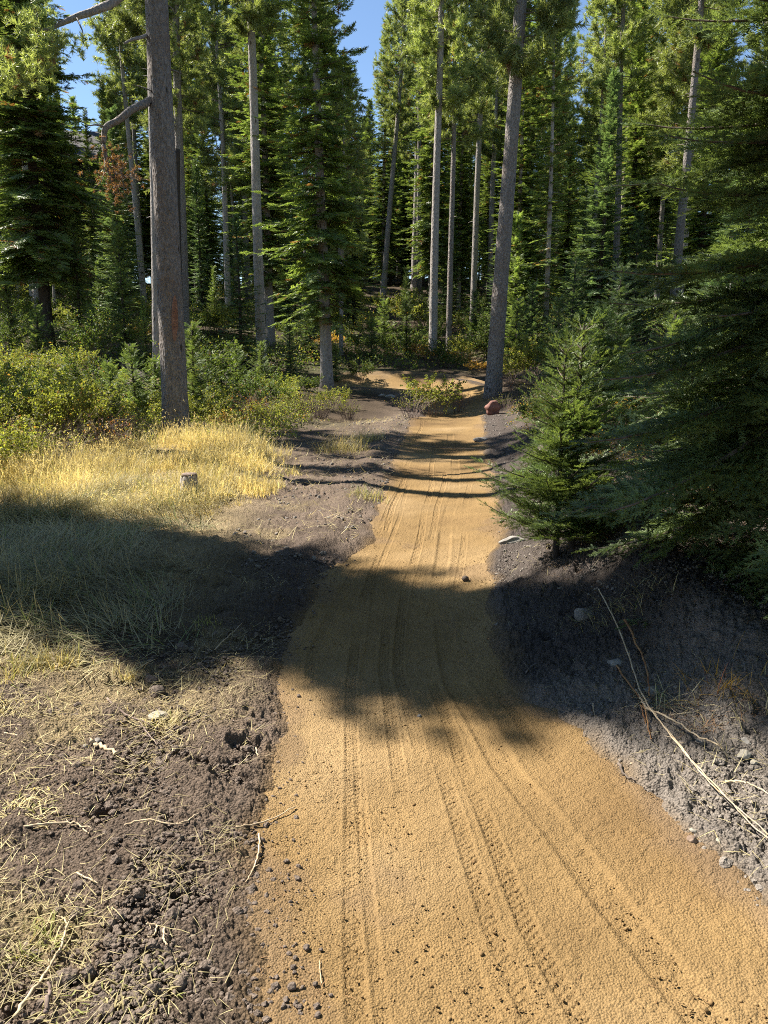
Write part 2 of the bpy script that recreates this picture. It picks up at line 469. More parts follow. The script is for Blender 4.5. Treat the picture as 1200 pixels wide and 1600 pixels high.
M_STEM = mat_simple('twig_wood', (.14, .10, .08), (.26, .20, .17), 30)
M_DRY = mat_simple('dry_twig', (.42, .31, .19), (.62, .50, .34), 25)
M_RUST = mat_simple('rusty_twig', (.20, .09, .04), (.38, .22, .10), 25)
M_ROCK = mat_simple('grey_rock', (.16, .145, .13), (.33, .31, .28), 12, .9, .6, .01)
M_ROCKP = mat_simple('pale_rock', (.25, .225, .18), (.40, .37, .31), 12, .9, .5, .006)
M_ROCKB = mat_simple('brown_rock', (.14, .095, .07), (.28, .21, .16), 14, .9, .5, .006)
M_ROCKR = mat_simple('red_rock', (.15, .075, .06), (.30, .155, .125), 7, .85, .6, .02)
M_CLOD = mat_simple('soil_clod', (.10, .077, .061), (.20, .158, .128), 110, .95, 1.0, .008)
M_CLODT = mat_simple('trail_grain', (.16, .095, .04), (.30, .20, .09), 90, .95, .6, .004)

# ------------------------------------------------------------------ ground
print('ground')
# tyre tracks on the trail: points (x, y), half width, depth, knobs
TRACKS = [
    ([(-.02, 1.2), (-.08, 1.9), (-.15, 3.0), (-.17, 3.6), (-.13, 5.0), (.02, 6.6), (.2, 9), (.55, 13), (.8, 16)], .026, .006, 1),
    ([(.02, 1.2), (-.035, 1.9), (-.10, 3.0), (-.12, 3.6), (-.06, 5.2), (.10, 6.8), (.3, 9)], .018, .005, 0),
    ([(.33, 1.2), (.22, 1.9), (.13, 3.0), (.08, 3.8), (.15, 5.2), (.34, 6.7), (.55, 9), (.85, 13)], .027, .006, 1),
    ([(.46, 1.2), (.32, 1.9), (.20, 2.9), (.13, 3.8), (.24, 5.3), (.50, 7.2), (.8, 10)], .025, .005, 1),
    ([(.85, 1.4), (.68, 1.95), (.46, 2.75), (.36, 3.6), (.38, 5.3), (.62, 7.2), (.95, 10), (1.2, 14)], .05, .008, 0),
    ([(1.15, 1.6), (.86, 2.2), (.62, 2.9), (.48, 3.8), (.5, 5.0), (.75, 7.0), (1.0, 9)], .024, .004, 1),
    ([(.60, 1.2), (.42, 1.9), (.30, 2.8), (.24, 3.6)], .026, .006, 1),
    ([(.18, 1.2), (.10, 1.9), (.03, 3.0), (.0, 3.8), (.05, 5.0)], .026, .005, 1),
    ([(-.28, 1.4), (-.30, 2.4), (-.36, 3.2), (-.40, 4.0), (-.25, 5.3), (-.0, 7.0), (.3, 10)], .024, .004, 1)]
def track_relief(x, y):
    z = np.zeros_like(x)
    for pts, hw, dep, knob in TRACKS:
        p = np.array(pts)
        yy = np.linspace(p[0, 1], p[-1, 1], 200)
        cx = np.interp(y, p[:, 1], p[:, 0]) + .012 * np.sin(y * 2.1 + hw * 300)
        q = (x - cx) / hw
        ok = (y > p[0, 1]) & (y < p[-1, 1])
        fade = .15 + .85 * sst(-.35, .30, fbm(x, y, 1.3, 3, int(hw * 1e4 + pts[0][0] * 100) % 97 + 100))
        groove = -dep * (.45 if knob else .8) * (1 - sst(.8, 1.25, np.abs(q))) + dep * .3 * np.exp(-((np.abs(q) - 1.35) / .25) ** 2)
        if knob:
            ph = y / .026
            k = (np.sin(ph * 2 * np.pi + np.where((np.floor(q * 1.6 + 40) % 2) == 0, 0, np.pi)) > .1) * (np.abs((q * 1.6) % 1 - .5) < .36)
            groove = groove - dep * .72 * k * (np.abs(q) < 1.0)
        z = z + np.where(ok, groove * fade, 0)
    return z

def build_ground():
    th = []
    a = 0.0
    while a < 180:
        th.append(a)
        a += .062 if a < 33.5 else (.35 if a < 45 else (1.5 if a < 80 else 4))
    th.append(180)
    th = np.array(th); th = np.concatenate([-th[:0:-1], th[:-1]]) if False else np.concatenate([-th[1:][::-1], th])
    th = np.unique(th)[1:]                               # -180 and 180 are one ray
    rr = [.02, .3, .7, 1.0, 1.15]
    r = 1.25
    while r < 155:
        rr.append(r)
        r += max(.0042 if r < 3.2 else .006, r * r * .00088 if r < 26 else r * .022)
    rr = np.array(rr)
    Th, Rr = np.meshgrid(R(1) * th, rr)
    x = np.sin(Th) * Rr; y = np.cos(Th) * Rr
    nT = len(th); nR = len(rr)
    xf = x.ravel(); yf = y.ravel()
    d, hw, zc, bank = trail_at(xf, yf)
    e = np.abs(d) - hw - .085 * fbm(xf, yf, 1.9, 3, 19)
    z = H(xf, yf)
    near = np.clip(1 - sst(9, 16, np.hypot(xf, yf)), 0, 1)
    out = sst(-.12, .06, e)
    crumb = .45 + .55 * sst(-.3, .5, fbm(xf, yf, .9, 3, 33))
    right = (d > 0)
    amp = out * near * np.where(right, 1.15, 1.0)
    wx = xf + .018 * fbm(xf, yf, 28, 3, 3); wy = yf + .018 * fbm(xf, yf, 28, 3, 4)
    L1 = lumps(wx, wy, .10, 1, .22)
    L2 = lumps(wx, wy, .042, 2, .5)
    L3 = lumps(xf + .004 * fbm(xf, yf, 90, 2, 6), yf, .019, 3, .8)
    rug = np.abs(fbm(xf, yf, 22, 4, 47, .62))
    z = z + amp * (L1 * .030 * crumb + L2 * .013 * crumb + L3 * .008 * (.35 + .65 * crumb) + .030 * rug * (.4 + .6 * crumb)) + amp * .045 * fbm(xf, yf, 3.2, 4, 41)
    z = z + amp * .010 * fbm(xf, yf, 70, 3, 48, .7) * np.clip(1 - sst(3, 6, yf), 0, 1)
    hole = sst(.42, .62, fbm(xf, yf, 5.5, 3, 49)); z = z - amp * .035 * hole
    z = z + (1 - near) * .05 * fbm(xf, yf, 2.0, 3, 44) * sst(0, 1, e)
    # colours of the ground, some shade painted in
    n1 = fbm(xf, yf, .7, 4, 51)[:, None]; n2 = fbm(xf, yf, 4., 3, 52)[:, None]
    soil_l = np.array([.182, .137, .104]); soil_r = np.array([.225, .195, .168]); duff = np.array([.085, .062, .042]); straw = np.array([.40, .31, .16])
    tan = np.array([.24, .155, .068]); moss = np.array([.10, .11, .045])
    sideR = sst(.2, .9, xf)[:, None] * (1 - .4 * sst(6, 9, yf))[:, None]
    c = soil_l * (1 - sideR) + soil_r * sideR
    shadeR = (sst(3.1, 3.7, yf + .25 * n1[:, 0] - .15 * (xf - 1)) * sst(.3, .9, xf))[:, None]  # shade of the cut bank painted into the right soil colour
    c = c * (1 - shadeR) + np.array([.105, .086, .075]) * shadeR
    shadeMottleL = (np.exp(-((yf - 4.6) / 1.3) ** 2) * np.exp(-((xf + 1.0) / .8) ** 2))[:, None]  # large shadow deepened by darkening the left soil colour
    shadeMottleL = np.clip(shadeMottleL * 1.2 + sst(.1, .5, fbm(xf, yf, 1.7, 3, 59))[:, None] * .25 * (1 - sideR), 0, 1)  # plus random dark mottling of the left soil
    c = c * (1 - shadeMottleL) + np.array([.085, .064, .052]) * shadeMottleL
    c = c * (1 + .25 * n1 + .2 * n2)
    # straw caught in the soil on the left
    sm = (sst(.05, .5, fbm(xf, yf, 2.2, 4, 61)) * sst(-.35, -1.1, xf - .0) * (yf < 8) * .55)[:, None]
    sm = np.maximum(sm, (sst(-1.0, -2.0, xf + .15 * (yf - 8)) * sst(3.6, 5.5, yf) * (1 - sst(13, 15, yf)) * .75)[:, None])
    c = c * (1 - sm) + straw * sm * (1 + .3 * n2)
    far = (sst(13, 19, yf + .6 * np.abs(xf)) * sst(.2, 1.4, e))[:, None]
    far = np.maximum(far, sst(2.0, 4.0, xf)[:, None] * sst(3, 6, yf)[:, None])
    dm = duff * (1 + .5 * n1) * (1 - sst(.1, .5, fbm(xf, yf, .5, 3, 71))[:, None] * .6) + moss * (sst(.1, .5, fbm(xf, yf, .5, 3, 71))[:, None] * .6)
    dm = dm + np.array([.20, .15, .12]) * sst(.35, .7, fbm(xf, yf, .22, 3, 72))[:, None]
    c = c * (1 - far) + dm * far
    # trail dirt spilled over its edge
    sp = ((1 - sst(-.10, .05, e + .07 * n2[:, 0])) * .8)[:, None]
    c = c * (1 - sp) + tan * sp
    V = np.stack([xf, yf, z], 1)
    i = np.arange(nR - 1)[:, None] * nT; j = np.arange(nT)[None]; j2 = (j + 1) % nT
    Q = np.stack([(i + j), (i + j2), (i + nT + j2), (i + nT + j)], -1).reshape(-1, 4)[:, ::-1]
    # clockwise rays: reverse so that the normals point up
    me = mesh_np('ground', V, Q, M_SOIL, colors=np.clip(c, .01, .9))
    print('ground verts', len(V))
    return link('ground', me, kind='structure')
build_ground()

def trail_world(s, t):
    """points of the trail surface from arc length and side (-1..1)"""
    cx = np.interp(s, SL, SP[:, 0]); cy = np.interp(s, SL, SP[:, 1]); hw = np.interp(s, SL, SP[:, 2])
    zc = np.interp(s, SL, SP[:, 3]); bk = np.interp(s, SL, SP[:, 4])
    nx = np.interp(s, SL, SN[:, 0]); ny = np.interp(s, SL, SN[:, 1])
    return cx + nx * t * hw, cy + ny * t * hw, trail_profile(t, zc, bk), hw

def build_trail():
    ss = []; s = 2.2
    while s < SL[-1]:
        ss.append(s)
        yy = np.interp(s, SL, SP[:, 1])
        s += max(.0045, min(yy * yy * .0006, .08))
    ss = np.array(ss)
    tt = np.linspace(-1.24, 1.24, 350)
    S, Tt = np.meshgrid(ss, tt, indexing='ij')
    x, y, z, hw = trail_world(S.ravel(), Tt.ravel())
    t = Tt.ravel()
    ee = (np.abs(t) - 1) * hw - .085 * fbm(x, y, 1.9, 3, 19)
    z = z - .075 * sst(-.05, .13, ee + .03 * fbm(x, y, 14, 3, 78)) - .001
    nearw = 1 - sst(8, 14, y)
    z = z + .010 * fbm(x, y, 1.6, 3, 81) + .005 * fbm(x, y, 7, 3, 82) + .0022 * fbm(x, y, 55, 3, 83) * nearw
    rough = sst(-.2, .5, fbm(x, y, 1.3, 3, 86)) * .7 + .3
    rough = np.maximum(rough, sst(.55, .95, np.abs(t)))
    z = z + nearw * (lumps(x + .005 * fbm(x, y, 60, 2, 4), y, .026, 12, .30) * .006 * rough + lumps(x, y, .012, 13, .7) * .0028 * (.4 + .6 * rough)) + nearw * .010 * np.clip(fbm(x, y, 2.6, 4, 88), -.4, .5)
    z = z + track_relief(x, y) * 1.25
    tr = track_relief(x, y)
    c0 = np.array([.256, .166, .072]); c1 = np.array([.180, .113, .050]); c2 = np.array([.325, .222, .110])
    n1 = fbm(x, y, .9, 4, 91); n2 = fbm(x, y, 5, 3, 92)
    c = c0 + (c1 - c0) * sst(.0, .6, n1)[:, None] + (c2 - c0) * sst(.0, .5, -n1)[:, None]
    c = c * (1 + .10 * n2)[:, None]
    ed = sst(.80, 1.05, np.abs(t) + .15 * n2 + .08 * n1)[:, None]
    c = c * (1 - .35 * ed) + np.array([.18, .135, .10]) * .35 * ed
    sp = sst(.45, .75, fbm(x, y, 2.4, 4, 95) + .5 * sst(.5, 1, np.abs(t)))[:, None] * .5
    c = c * (1 - sp) + np.array([.20, .135, .08]) * sp
    V = np.stack([x, y, z], 1)
    a = len(ss); b = len(tt)
    i = np.arange(a - 1)[:, None] * b; j = np.arange(b - 1)[None]
    Q = np.stack([i + j, i + j + 1, i + b + j + 1, i + b + j], -1).reshape(-1, 4)
    me = mesh_np('dirt_trail', V, Q, M_TRAIL, colors=np.clip(c, .01, .9))
    print('trail verts', len(V))
    return link('dirt_trail', me, kind='structure')
build_trail()

def surf(x, y):
    """height of whatever one would stand on at (x, y)"""
    x = np.asarray(x, float); y = np.asarray(y, float)
    d, hw, zc, bank = trail_at(x, y)
    t = d / hw
    return np.where(np.abs(t) < 1.0, trail_profile(t, zc, bank), H(x, y))

# ------------------------------------------------------------------ loose clods, crumbs
def icos():
    p = (1 + 5 ** .5) / 2
    V = np.array([(-1, p, 0), (1, p, 0), (-1, -p, 0), (1, -p, 0), (0, -1, p), (0, 1, p), (0, -1, -p), (0, 1, -p), (p, 0, -1), (p, 0, 1), (-p, 0, -1), (-p, 0, 1)], float)
    T = np.array([(0, 11, 5), (0, 5, 1), (0, 1, 7), (0, 7, 10), (0, 10, 11), (1, 5, 9), (5, 11, 4), (11, 10, 2), (10, 7, 6), (7, 1, 8), (3, 9, 4), (3, 4, 2), (3, 2, 6), (3, 6, 8), (3, 8, 9), (4, 9, 5), (2, 4, 11), (6, 2, 10), (8, 6, 7), (9, 8, 1)])
    return nrm(V), T
def subdiv(V, T):
    V = list(map(tuple, V)); mid = {}; out = []
    def m(a, b):
        k = (min(a, b), max(a, b))
        if k not in mid:
            v = np.array(V[a]) + np.array(V[b]); mid[k] = len(V); V.append(tuple(v / np.linalg.norm(v)))
        return mid[k]
    for a, b, c in T:
        x, y, z = m(a, b), m(b, c), m(c, a)
        out += [(a, x, z), (x, b, y), (z, y, c), (x, y, z)]
    return np.array(V), np.array(out)
ICO0 = icos(); ICO1 = subdiv(*ICO0); ICO2 = subdiv(*ICO1); ICO3 = subdiv(*ICO2)

def lumpy(rng, base, amp=.22, flat=.8):
    V, T = base
    k = rng.normal(size=(5, 3)) * 1.6; ph = rng.uniform(0, 6, 5)
    N = nrm(rng.normal(size=(9, 3))); dd = rng.uniform(.6, .95, 9)
    for n_, d_ in zip(N, dd):
        q = V @ n_; V = np.where((q > d_)[:, None], V - (q - d_)[:, None] * n_, V)
    r = 1 + amp * np.sin(V @ k.T + ph).sum(1) / 2.2 + rng.uniform(-.11, .11, len(V))
    V = V * r[:, None] * np.array([rng.uniform(.85, 1.2), rng.uniform(.75, 1.0), flat * rng.uniform(.8, 1.0)])
    return V, T

def scatter_lumps(geo, rng, n, region, size, base, variants=6, sink=.35, mat=0):
    x, y = region(rng, n)
    z = surf(x, y)
    s = size(rng, len(x))
    for v in range(variants):
        k = np.arange(len(x)) % variants == v
        TV, TT = lumpy(rng, base)
        m = k.sum()
        an = rng.uniform(0, 2 * np.pi, m)
        X = np.stack([np.cos(an), np.sin(an), rng.uniform(-.25, .25, m)], 1)
        Z = np.tile([0, 0, 1.0], (m, 1)) + rng.normal(size=(m, 3)) * .2
        P = np.stack([x[k], y[k], z[k] + s[k] * (1 - 2 * sink) * .55], 1)
        stamp(geo, TV, TT, P, X, Z, s[k], rng.random(m), mat)

rng = np.random.default_rng(3)
def reg_left(rng, n):
    y = 1.2 + 4.6 * rng.random(n * 3) ** 1.5; x = -rng.random(n * 3) * y * .56 - .1
    d, hw, _, _ = trail_at(x, y); e = np.abs(d) - hw
    ok = ((e > -.04) | ((e > -.22) & (rng.random(n * 3) < .25 * (1 + e / .22) ))) & (rng.random(n * 3) < (.25 + .75 * sst(.0, .5, fbm(x, y, 1.4, 3, 33)) + .8 * (e < .35)))
    return x[ok][:n], y[ok][:n]
def reg_right(rng, n):
    y = 1.6 + 5.0 * rng.random(n * 3) ** 1.3; x = .3 + rng.random(n * 3) * y * .5
    d, hw, _, _ = trail_at(x, y); e = np.abs(d) - hw
    ok = (e > -.03) & (d > 0)
    return x[ok][:n], y[ok][:n]
def reg_far(rng, n):
    y = 5.5 + 11 * rng.random(n * 3); x = rng.uniform(-2.5, 3, n * 3)
    d, hw, _, _ = trail_at(x, y); e = np.abs(d) - hw
    ok = (e > -.04) & (e < 1.2)
    return x[ok][:n], y[ok][:n]
def reg_trail(rng, n):
    y = 1.2 + 5.5 * rng.random(n * 2) ** 1.6; x = rng.uniform(-.9, 1.3, n * 2)
    d, hw, _, _ = trail_at(x, y); ok = np.abs(d) < hw * .98
    ok &= rng.random(n * 2) < .25 + .75 * sst(-.1, .4, fbm(x, y, 1.3, 3, 86)) + .5 * (np.abs(d) > .7 * hw)
    return x[ok][:n], y[ok][:n]

g = Geo()
scatter_lumps(g, rng, 17000, reg_left, lambda r, n: .003 + .008 * r.random(n) ** 3, ICO1, variants=10)
scatter_lumps(g, rng, 420, reg_left, lambda r, n: .010 + .014 * r.random(n) ** 2.5, ICO2, sink=.35, variants=12)
link('soil_clods', g.mesh('soil_clods', M_CLOD, False), label='crumbly dark brown clods lying loose on the turned soil left of the trail', cat='soil clods', kind='stuff')
M_CLODR = mat_simple('grey_clod', (.15, .13, .11), (.28, .245, .21), 110, .95, 1.0, .008)
g = Geo()
scatter_lumps(g, rng, 8000, reg_right, lambda r, n: .003 + .008 * r.random(n) ** 3, ICO1, variants=10)
scatter_lumps(g, rng, 160, reg_right, lambda r, n: .010 + .016 * r.random(n) ** 2.5, ICO2, sink=.35, variants=10)
scatter_lumps(g, rng, 2500, reg_far, lambda r, n: .007 + .02 * r.random(n) ** 3, ICO1)
link('grey_soil_crumbs', g.mesh('grey_soil_crumbs', M_CLODR, False), label='pale grey crumbs of soil on the cut bank right of the trail and along its edges', cat='soil crumbs', kind='stuff')
g = Geo()
scatter_lumps(g, rng, 14000, reg_trail, lambda r, n: .0016 + .0032 * r.random(n) ** 3, ICO0, sink=.35)
scatter_lumps(g, rng, 500, reg_trail, lambda r, n: .004 + .004 * r.random(n) ** 2, ICO1, sink=.3)
link('trail_gravel', g.mesh('trail_gravel', M_CLODT), label='fine golden grit loose on the surface of the dirt trail', cat='grit', kind='stuff')

# ------------------------------------------------------------------ conifers
def fir_crown(geo, rng, Ht, cb, Rm, dz, nper, tmpl, sl, gap, level=1, droop=.0, dens=1.0, brown=0.0, power=.85, wood=1, base_fill=.55, tipup=.18, trunk_pts=None, lat=.42, elev0=-12, elev1=38, wr=1.0, minl=.12):
    z = cb; k = 0
    while z < Ht - (.12 if Ht > 3 else .03):
        rel = (z - cb) / (Ht - cb)
        Lb = Rm * (1 - rel) ** power * min(1, base_fill + rel * 3.0)
        nb = max(3, int(round(nper * (1 if rel < .8 else .8))))
        a0 = rng.uniform(0, 2 * np.pi)
        for b in range(nb):
            if rng.random() > dens: continue
            an = a0 + 2 * np.pi * b / nb + rng.uniform(-.35, .35)
            L_ = max(minl, Lb * rng.uniform(.62, 1.12))
            el = R(elev0 + (elev1 - elev0) * rel ** 1.2 + rng.uniform(-9, 9))
            zz = z + rng.uniform(-.5, .5) * dz * (.35 if level > 1 else 1)
            hd = np.array([math.cos(an), math.sin(an), 0.0])
            u = np.linspace(0, 1, 8)
            bend = -droop * L_ * (u ** 1.6) + tipup * L_ * u ** 3.2
            sw = rng.uniform(-.12, .12) * L_ * u ** 2
            sdv = np.array([-hd[1], hd[0], 0.0])
            base = np.array([0, 0, zz]) if trunk_pts is None else trunk_pts(zz)
            P = base + hd * (u * L_ * math.cos(el))[:, None] + np.array([0, 0, 1.0]) * (u * L_ * math.sin(el) + bend)[:, None] + sdv * sw[:, None]
            if wood:
                V, T = tube(P, (.006 + .010 * L_) * wr * (1 - .85 * u), 4, cap=False)
                geo.add(V, T, .3, 1)
            # sprays on both sides of the branch
            us = np.arange(.14 if L_ > .5 else .05, 1.0, gap / L_)
            if len(us) < 2: us = np.array([.4, .75])
            us = np.clip(us + rng.uniform(-.4, .4, len(us)) * gap / L_, .04, .985)
            for s in (-1, 1, 0):
                if s == 0: uu = np.array([.93, .99])
                else: uu = us
                pos = np.stack([np.interp(uu, u, P[:, i]) for i in range(3)], 1)
                tg = nrm(np.stack([np.interp(uu, u, np.gradient(P[:, i])) for i in range(3)], 1))
                side = nrm(np.cross(tg, [0, 0, 1.0])); up = np.cross(side, tg)
                ang = R(1) * rng.uniform(42, 66, len(uu)) if s else R(1) * rng.uniform(-12, 12, len(uu))
                ss = s if s else 1
                X = tg * np.cos(ang)[:, None] + side * (ss * np.sin(ang))[:, None] + up * rng.normal(-.03, .13, len(uu))[:, None]
                ln = np.clip(lat * L_ * (1.06 - uu), sl * .45, 9) if level > 1 else np.clip(lat * L_ * (1.06 - uu), sl * .55, sl * 1.5)
                ln = ln * rng.uniform(.75, 1.2, len(uu))
                if s == 0: ln = np.full(len(uu), sl * .8)
                Z = up + rng.normal(size=(len(uu), 3)) * .22
                if level == 1:
                    a = rng.random(len(uu)) * .75 + .25 * rng.random()
                    if brown: a = np.where(rng.random(len(uu)) < brown, 1.5, a)
                    stamp(geo, *tmpl[rng.integers(len(tmpl))], pos, X, Z, ln, a)
                else:
                    X = nrm(X)
                    for q in range(len(uu)):
                        l = ln[q]; nn = max(1, int(l / (sl * .42)))
                        f = (np.arange(nn) + .15) / nn
                        c = pos[q] + X[q] * (f * l)[:, None] + np.array([0, 0, -.10]) * (l * f ** 2)[:, None]
                        sd_ = nrm(np.cross(X[q], Z[q]))
                        PP = [c]; XX = [np.tile(X[q], (nn, 1)) + rng.normal(size=(nn, 3)) * .10]; SS = [np.full(nn, sl * .8)]
                        if l > sl * .9:
                            for s2 in (-1, 1):
                                PP.append(c); XX.append(X[q] * .68 + s2 * sd_ * .72 + rng.normal(size=(nn, 3)) * .12)
                                SS.append(np.clip(sl * (1.15 - .6 * f) * rng.uniform(.8, 1.15, nn), .02, 9))
                        PP = np.concatenate(PP); XX = np.concatenate(XX); SS = np.concatenate(SS)
                        a = np.clip(rng.random() * .6 + .4 * rng.random(len(PP)), 0, 1)
                        stamp(geo, *tmpl[rng.integers(len(tmpl))], PP, XX, np.tile(Z[q], (len(PP), 1)) + rng.normal(size=(len(PP), 3)) * .15, SS, a)
        z += dz * rng.uniform(.75, 1.25) * (1 - .35 * rel); k += 1

def trunk_path(rng, Ht, wob=.05, n=26):
    z = np.linspace(-.25, Ht, n)
    a, b = rng.uniform(0, 6, 2)
    x = wob * np.sin(z * .35 + a) * (z / Ht); y = wob * np.sin(z * .3 + b) * (z / Ht)
    return np.stack([x, y, z], 1)

def trunk_mesh(rng, name, Ht, r0, r1, mat, wob=.05, sides=14, flare=.35, n=30, stubs=0, stub_from=1.0, stub_to=None, path=None):
    P = trunk_path(rng, Ht, wob, n) if path is None else path
    h = P[:, 2] - P[0, 2]
    rad = r0 + (r1 - r0) * (h / h[-1]) ** 1.05 + r0 * flare * np.exp(-h / .35)
    V, T = tube(P, rad, sides, .035, rng)
    g = Geo(); g.add(V, T)
    top = stub_to or Ht * .8
    for i in range(stubs):
        zz = rng.uniform(stub_from, top); an = rng.uniform(0, 6.28)
        c = np.array([np.interp(zz, P[:, 2], P[:, 0]), np.interp(zz, P[:, 2], P[:, 1]), zz])
        rr = np.interp(zz, P[:, 2], rad)
        L_ = rng.uniform(.05, .5) ** 1.3; d = np.array([math.cos(an), math.sin(an), rng.uniform(-.35, .25)])
        u = np.linspace(0, 1, 4)[:, None]
        pp = c + d * (rr * .7 + u * L_) + np.array([0, 0, -.15]) * u ** 2 * L_
        V, T = tube(pp, [.014, .011, .008, .004], 4); g.add(V, T)
    return g.mesh(name, mat)

SF = [sprig_flat(rng, 7) for _ in range(4)]
SFn = [sprig_flat(rng, 9, .06) for _ in range(3)]
SN_ = [sprig_needles(rng, 36, .21, .036) for _ in range(5)]
SNs = [sprig_needles(rng, 26, .24, .040) for _ in range(4)]
TU = [tuft(rng, 26, .075) for _ in range(5)]

FIRS = []      # (trunk mesh, crown mesh, height, crown radius)
def make_fir(seed, Ht, cb, Rm, r0, mats, trunkmat, **kw):
    r = np.random.default_rng(seed)
    P = trunk_path(r, Ht, .06)
    g = Geo()
    tp = lambda z: np.array([np.interp(z, P[:, 2], P[:, 0]), np.interp(z, P[:, 2], P[:, 1]), z])
    args = dict(dz=.27, nper=7, tmpl=SF, sl=.40, gap=.13, level=1, droop=.22, dens=.92)
    args.update(kw)
    fir_crown(g, r, Ht, cb, Rm, trunk_pts=tp, **args)
    # dead bare twigs below the crown
    crown = g.mesh('crown', mats, smooth=False)
    tr = trunk_mesh(r, 'trunk', Ht, r0, .015, trunkmat, path=P, stubs=int(10 + cb * 10), stub_from=.4, stub_to=Ht * .6)
    print('fir', seed, len(crown.polygons))
    return tr, crown, Ht, Rm

F_A = make_fir(11, 16, 1.2, 2.0, .17, [M_FIR, M_WOOD], M_BARKD, gap=.14)
F_B = make_fir(12, 19, 1.6, 1.7, .17, [M_FIR, M_WOOD], M_BARKD, brown=.02)
F_C = make_fir(13, 12, .8, 1.5, .12, [M_FIRB, M_WOOD], M_BARKD, dz=.27)
F_D = make_fir(14, 21, 3.0, 2.2, .2, [M_FIR, M_WOOD], M_BARKG, droop=.3, brown=.04, dens=.85)
F_E = make_fir(15, 6.5, .3, 1.15, .07, [M_FIRB, M_WOOD], M_BARKD, dz=.22, sl=.26, gap=.11)

PINES = []
def make_pine(seed, Ht, cb, Rm, r0, trunkmat, nb=95, lean=0.0, wob=.12, brown=.01, tufts=(8, 14), tsz=.34):
    r = np.random.default_rng(seed)
    P = trunk_path(r, Ht, wob)
    g = Geo()
    tip = []; tx = []
    for i in range(nb):
        f = (i + r.random()) / nb
        z = cb + (Ht - cb) * f
        L_ = Rm * (.30 + .70 * math.sin(math.pi * min(1, .18 + .82 * f)) ** .8) * r.uniform(.5, 1.15)
        if f > .9: L_ *= .6
        an = r.uniform(0, 6.283); el = R(r.uniform(-15, 20) + 35 * f)
        hd = np.array([math.cos(an), math.sin(an), 0]); u = np.linspace(0, 1, 7)
        c = np.array([np.interp(z, P[:, 2], P[:, 0]), np.interp(z, P[:, 2], P[:, 1]), z])
        sd = np.array([-hd[1], hd[0], 0]) * r.uniform(-.3, .3)
        Q = c + hd * (u * L_ * math.cos(el))[:, None] + np.array([0, 0, 1.]) * (L_ * (u * math.sin(el) - .18 * u ** 2 + .34 * u ** 3))[:, None] + sd * (L_ * u ** 2)[:, None]
        V, T = tube(Q, (.008 + .011 * L_) * (1 - .8 * u), 4, cap=False); g.add(V, T, .3, 1)
        for j in range(r.integers(*tufts)):
            uu = r.uniform(.35, 1.0) if j else 1.0
            p = np.array([np.interp(uu, u, Q[:, q]) for q in range(3)])
            d = nrm(hd * r.uniform(.2, 1) + np.array([0, 0, r.uniform(.1, .9)]) + r.normal(size=3) * .55)
            l = r.uniform(.12, .5) * (1.15 - .5 * uu) * min(1.3, L_)
            q = p + d * l
            if l > .12:
                V, T = tube(np.array([p, p + d * l * .5 + [0, 0, -.02], q]), [.007, .005, .003], 3, cap=False); g.add(V, T, .3, 1)
            for w_ in range(3):
                tip.append(q - d * .13 * w_ + r.normal(size=3) * .05); tx.append(d + r.normal(size=3) * .35)
    tip = np.array(tip); tx = np.array(tx)
    a = np.clip(r.normal(.55, .25, len(tip)), 0, 1); a = np.where(r.random(len(tip)) < brown, 1.5, a)
    for v in range(len(TU)):
        k = np.arange(len(tip)) % len(TU) == v
        stamp(g, *TU[v], tip[k], tx[k], r.normal(size=(k.sum(), 3)), tsz * r.uniform(.75, 1.2, k.sum()), a[k])
    crown = g.mesh('crown', [M_PINE, M_WOOD], smooth=False)
    tr = trunk_mesh(r, 'trunk', Ht, r0, .03, trunkmat, path=P, stubs=26, stub_from=2.5, stub_to=cb + 2)
    print('pine', seed, len(crown.polygons))
    return tr, crown, Ht, Rm
P_A = make_pine(21, 19, 8.5, 1.5, .16, M_BARKG)
P_B = make_pine(22, 17, 6.0, 1.7, .14, M_BARKG, nb=110, brown=.02)
P_C = make_pine(23, 21, 10, 1.4, .17, M_BARK, nb=90)
P_D = make_pine(24, 15, 5.0, 1.6, .12, M_BARKG, nb=100)

def plant(kind, src, x, y, label, cat, group=None, s=1.0, rz=None, lean=(0, 0), r=random, wide=1.0, sink=.05):
    z = float(surf(np.array([x]), np.array([y]))[0]) - sink
    o = empty(kind, (x, y, z), label, cat, group, rot=(lean[1], lean[0], rz if rz is not None else r.uniform(0, 6.28)), scale=(s * wide, s * wide, s))
    if lean != (0, 0):
        o.rotation_mode = 'XYZ'
        M = Matrix.Rotation(lean[0], 4, 'Y') @ Matrix.Rotation(lean[1], 4, 'X') @ Matrix.Rotation(rz if rz is not None else r.uniform(0, 6.28), 4, 'Z')
        o.rotation_euler = M.to_euler()
    link('trunk', src[0], o); link('crown', src[1], o)
    return o

def lean_for(px, row, top_px, top_row=0):
    """base on the ground and the sideways lean that carries the trunk to top_px in the photograph's top row"""
    x, y = gp(px, row)
    z = Hs(x, y)
    T = pt(top_px, top_row, y)
    return x, y, math.atan2(T[0] - x, T[2] - z)

# ================================================================== THE TREES ONE BY ONE
print('trees')
rnd = random.Random(5)

def curve_px(pts):
    """smooth path through (px, row, D) points"""
    P = np.array([pt(*p) for p in pts])
    t = np.arange(len(P)); tt = np.linspace(0, len(P) - 1, (len(P) - 1) * 5 + 1)
    Q = _spline(P, 5)
    return Q

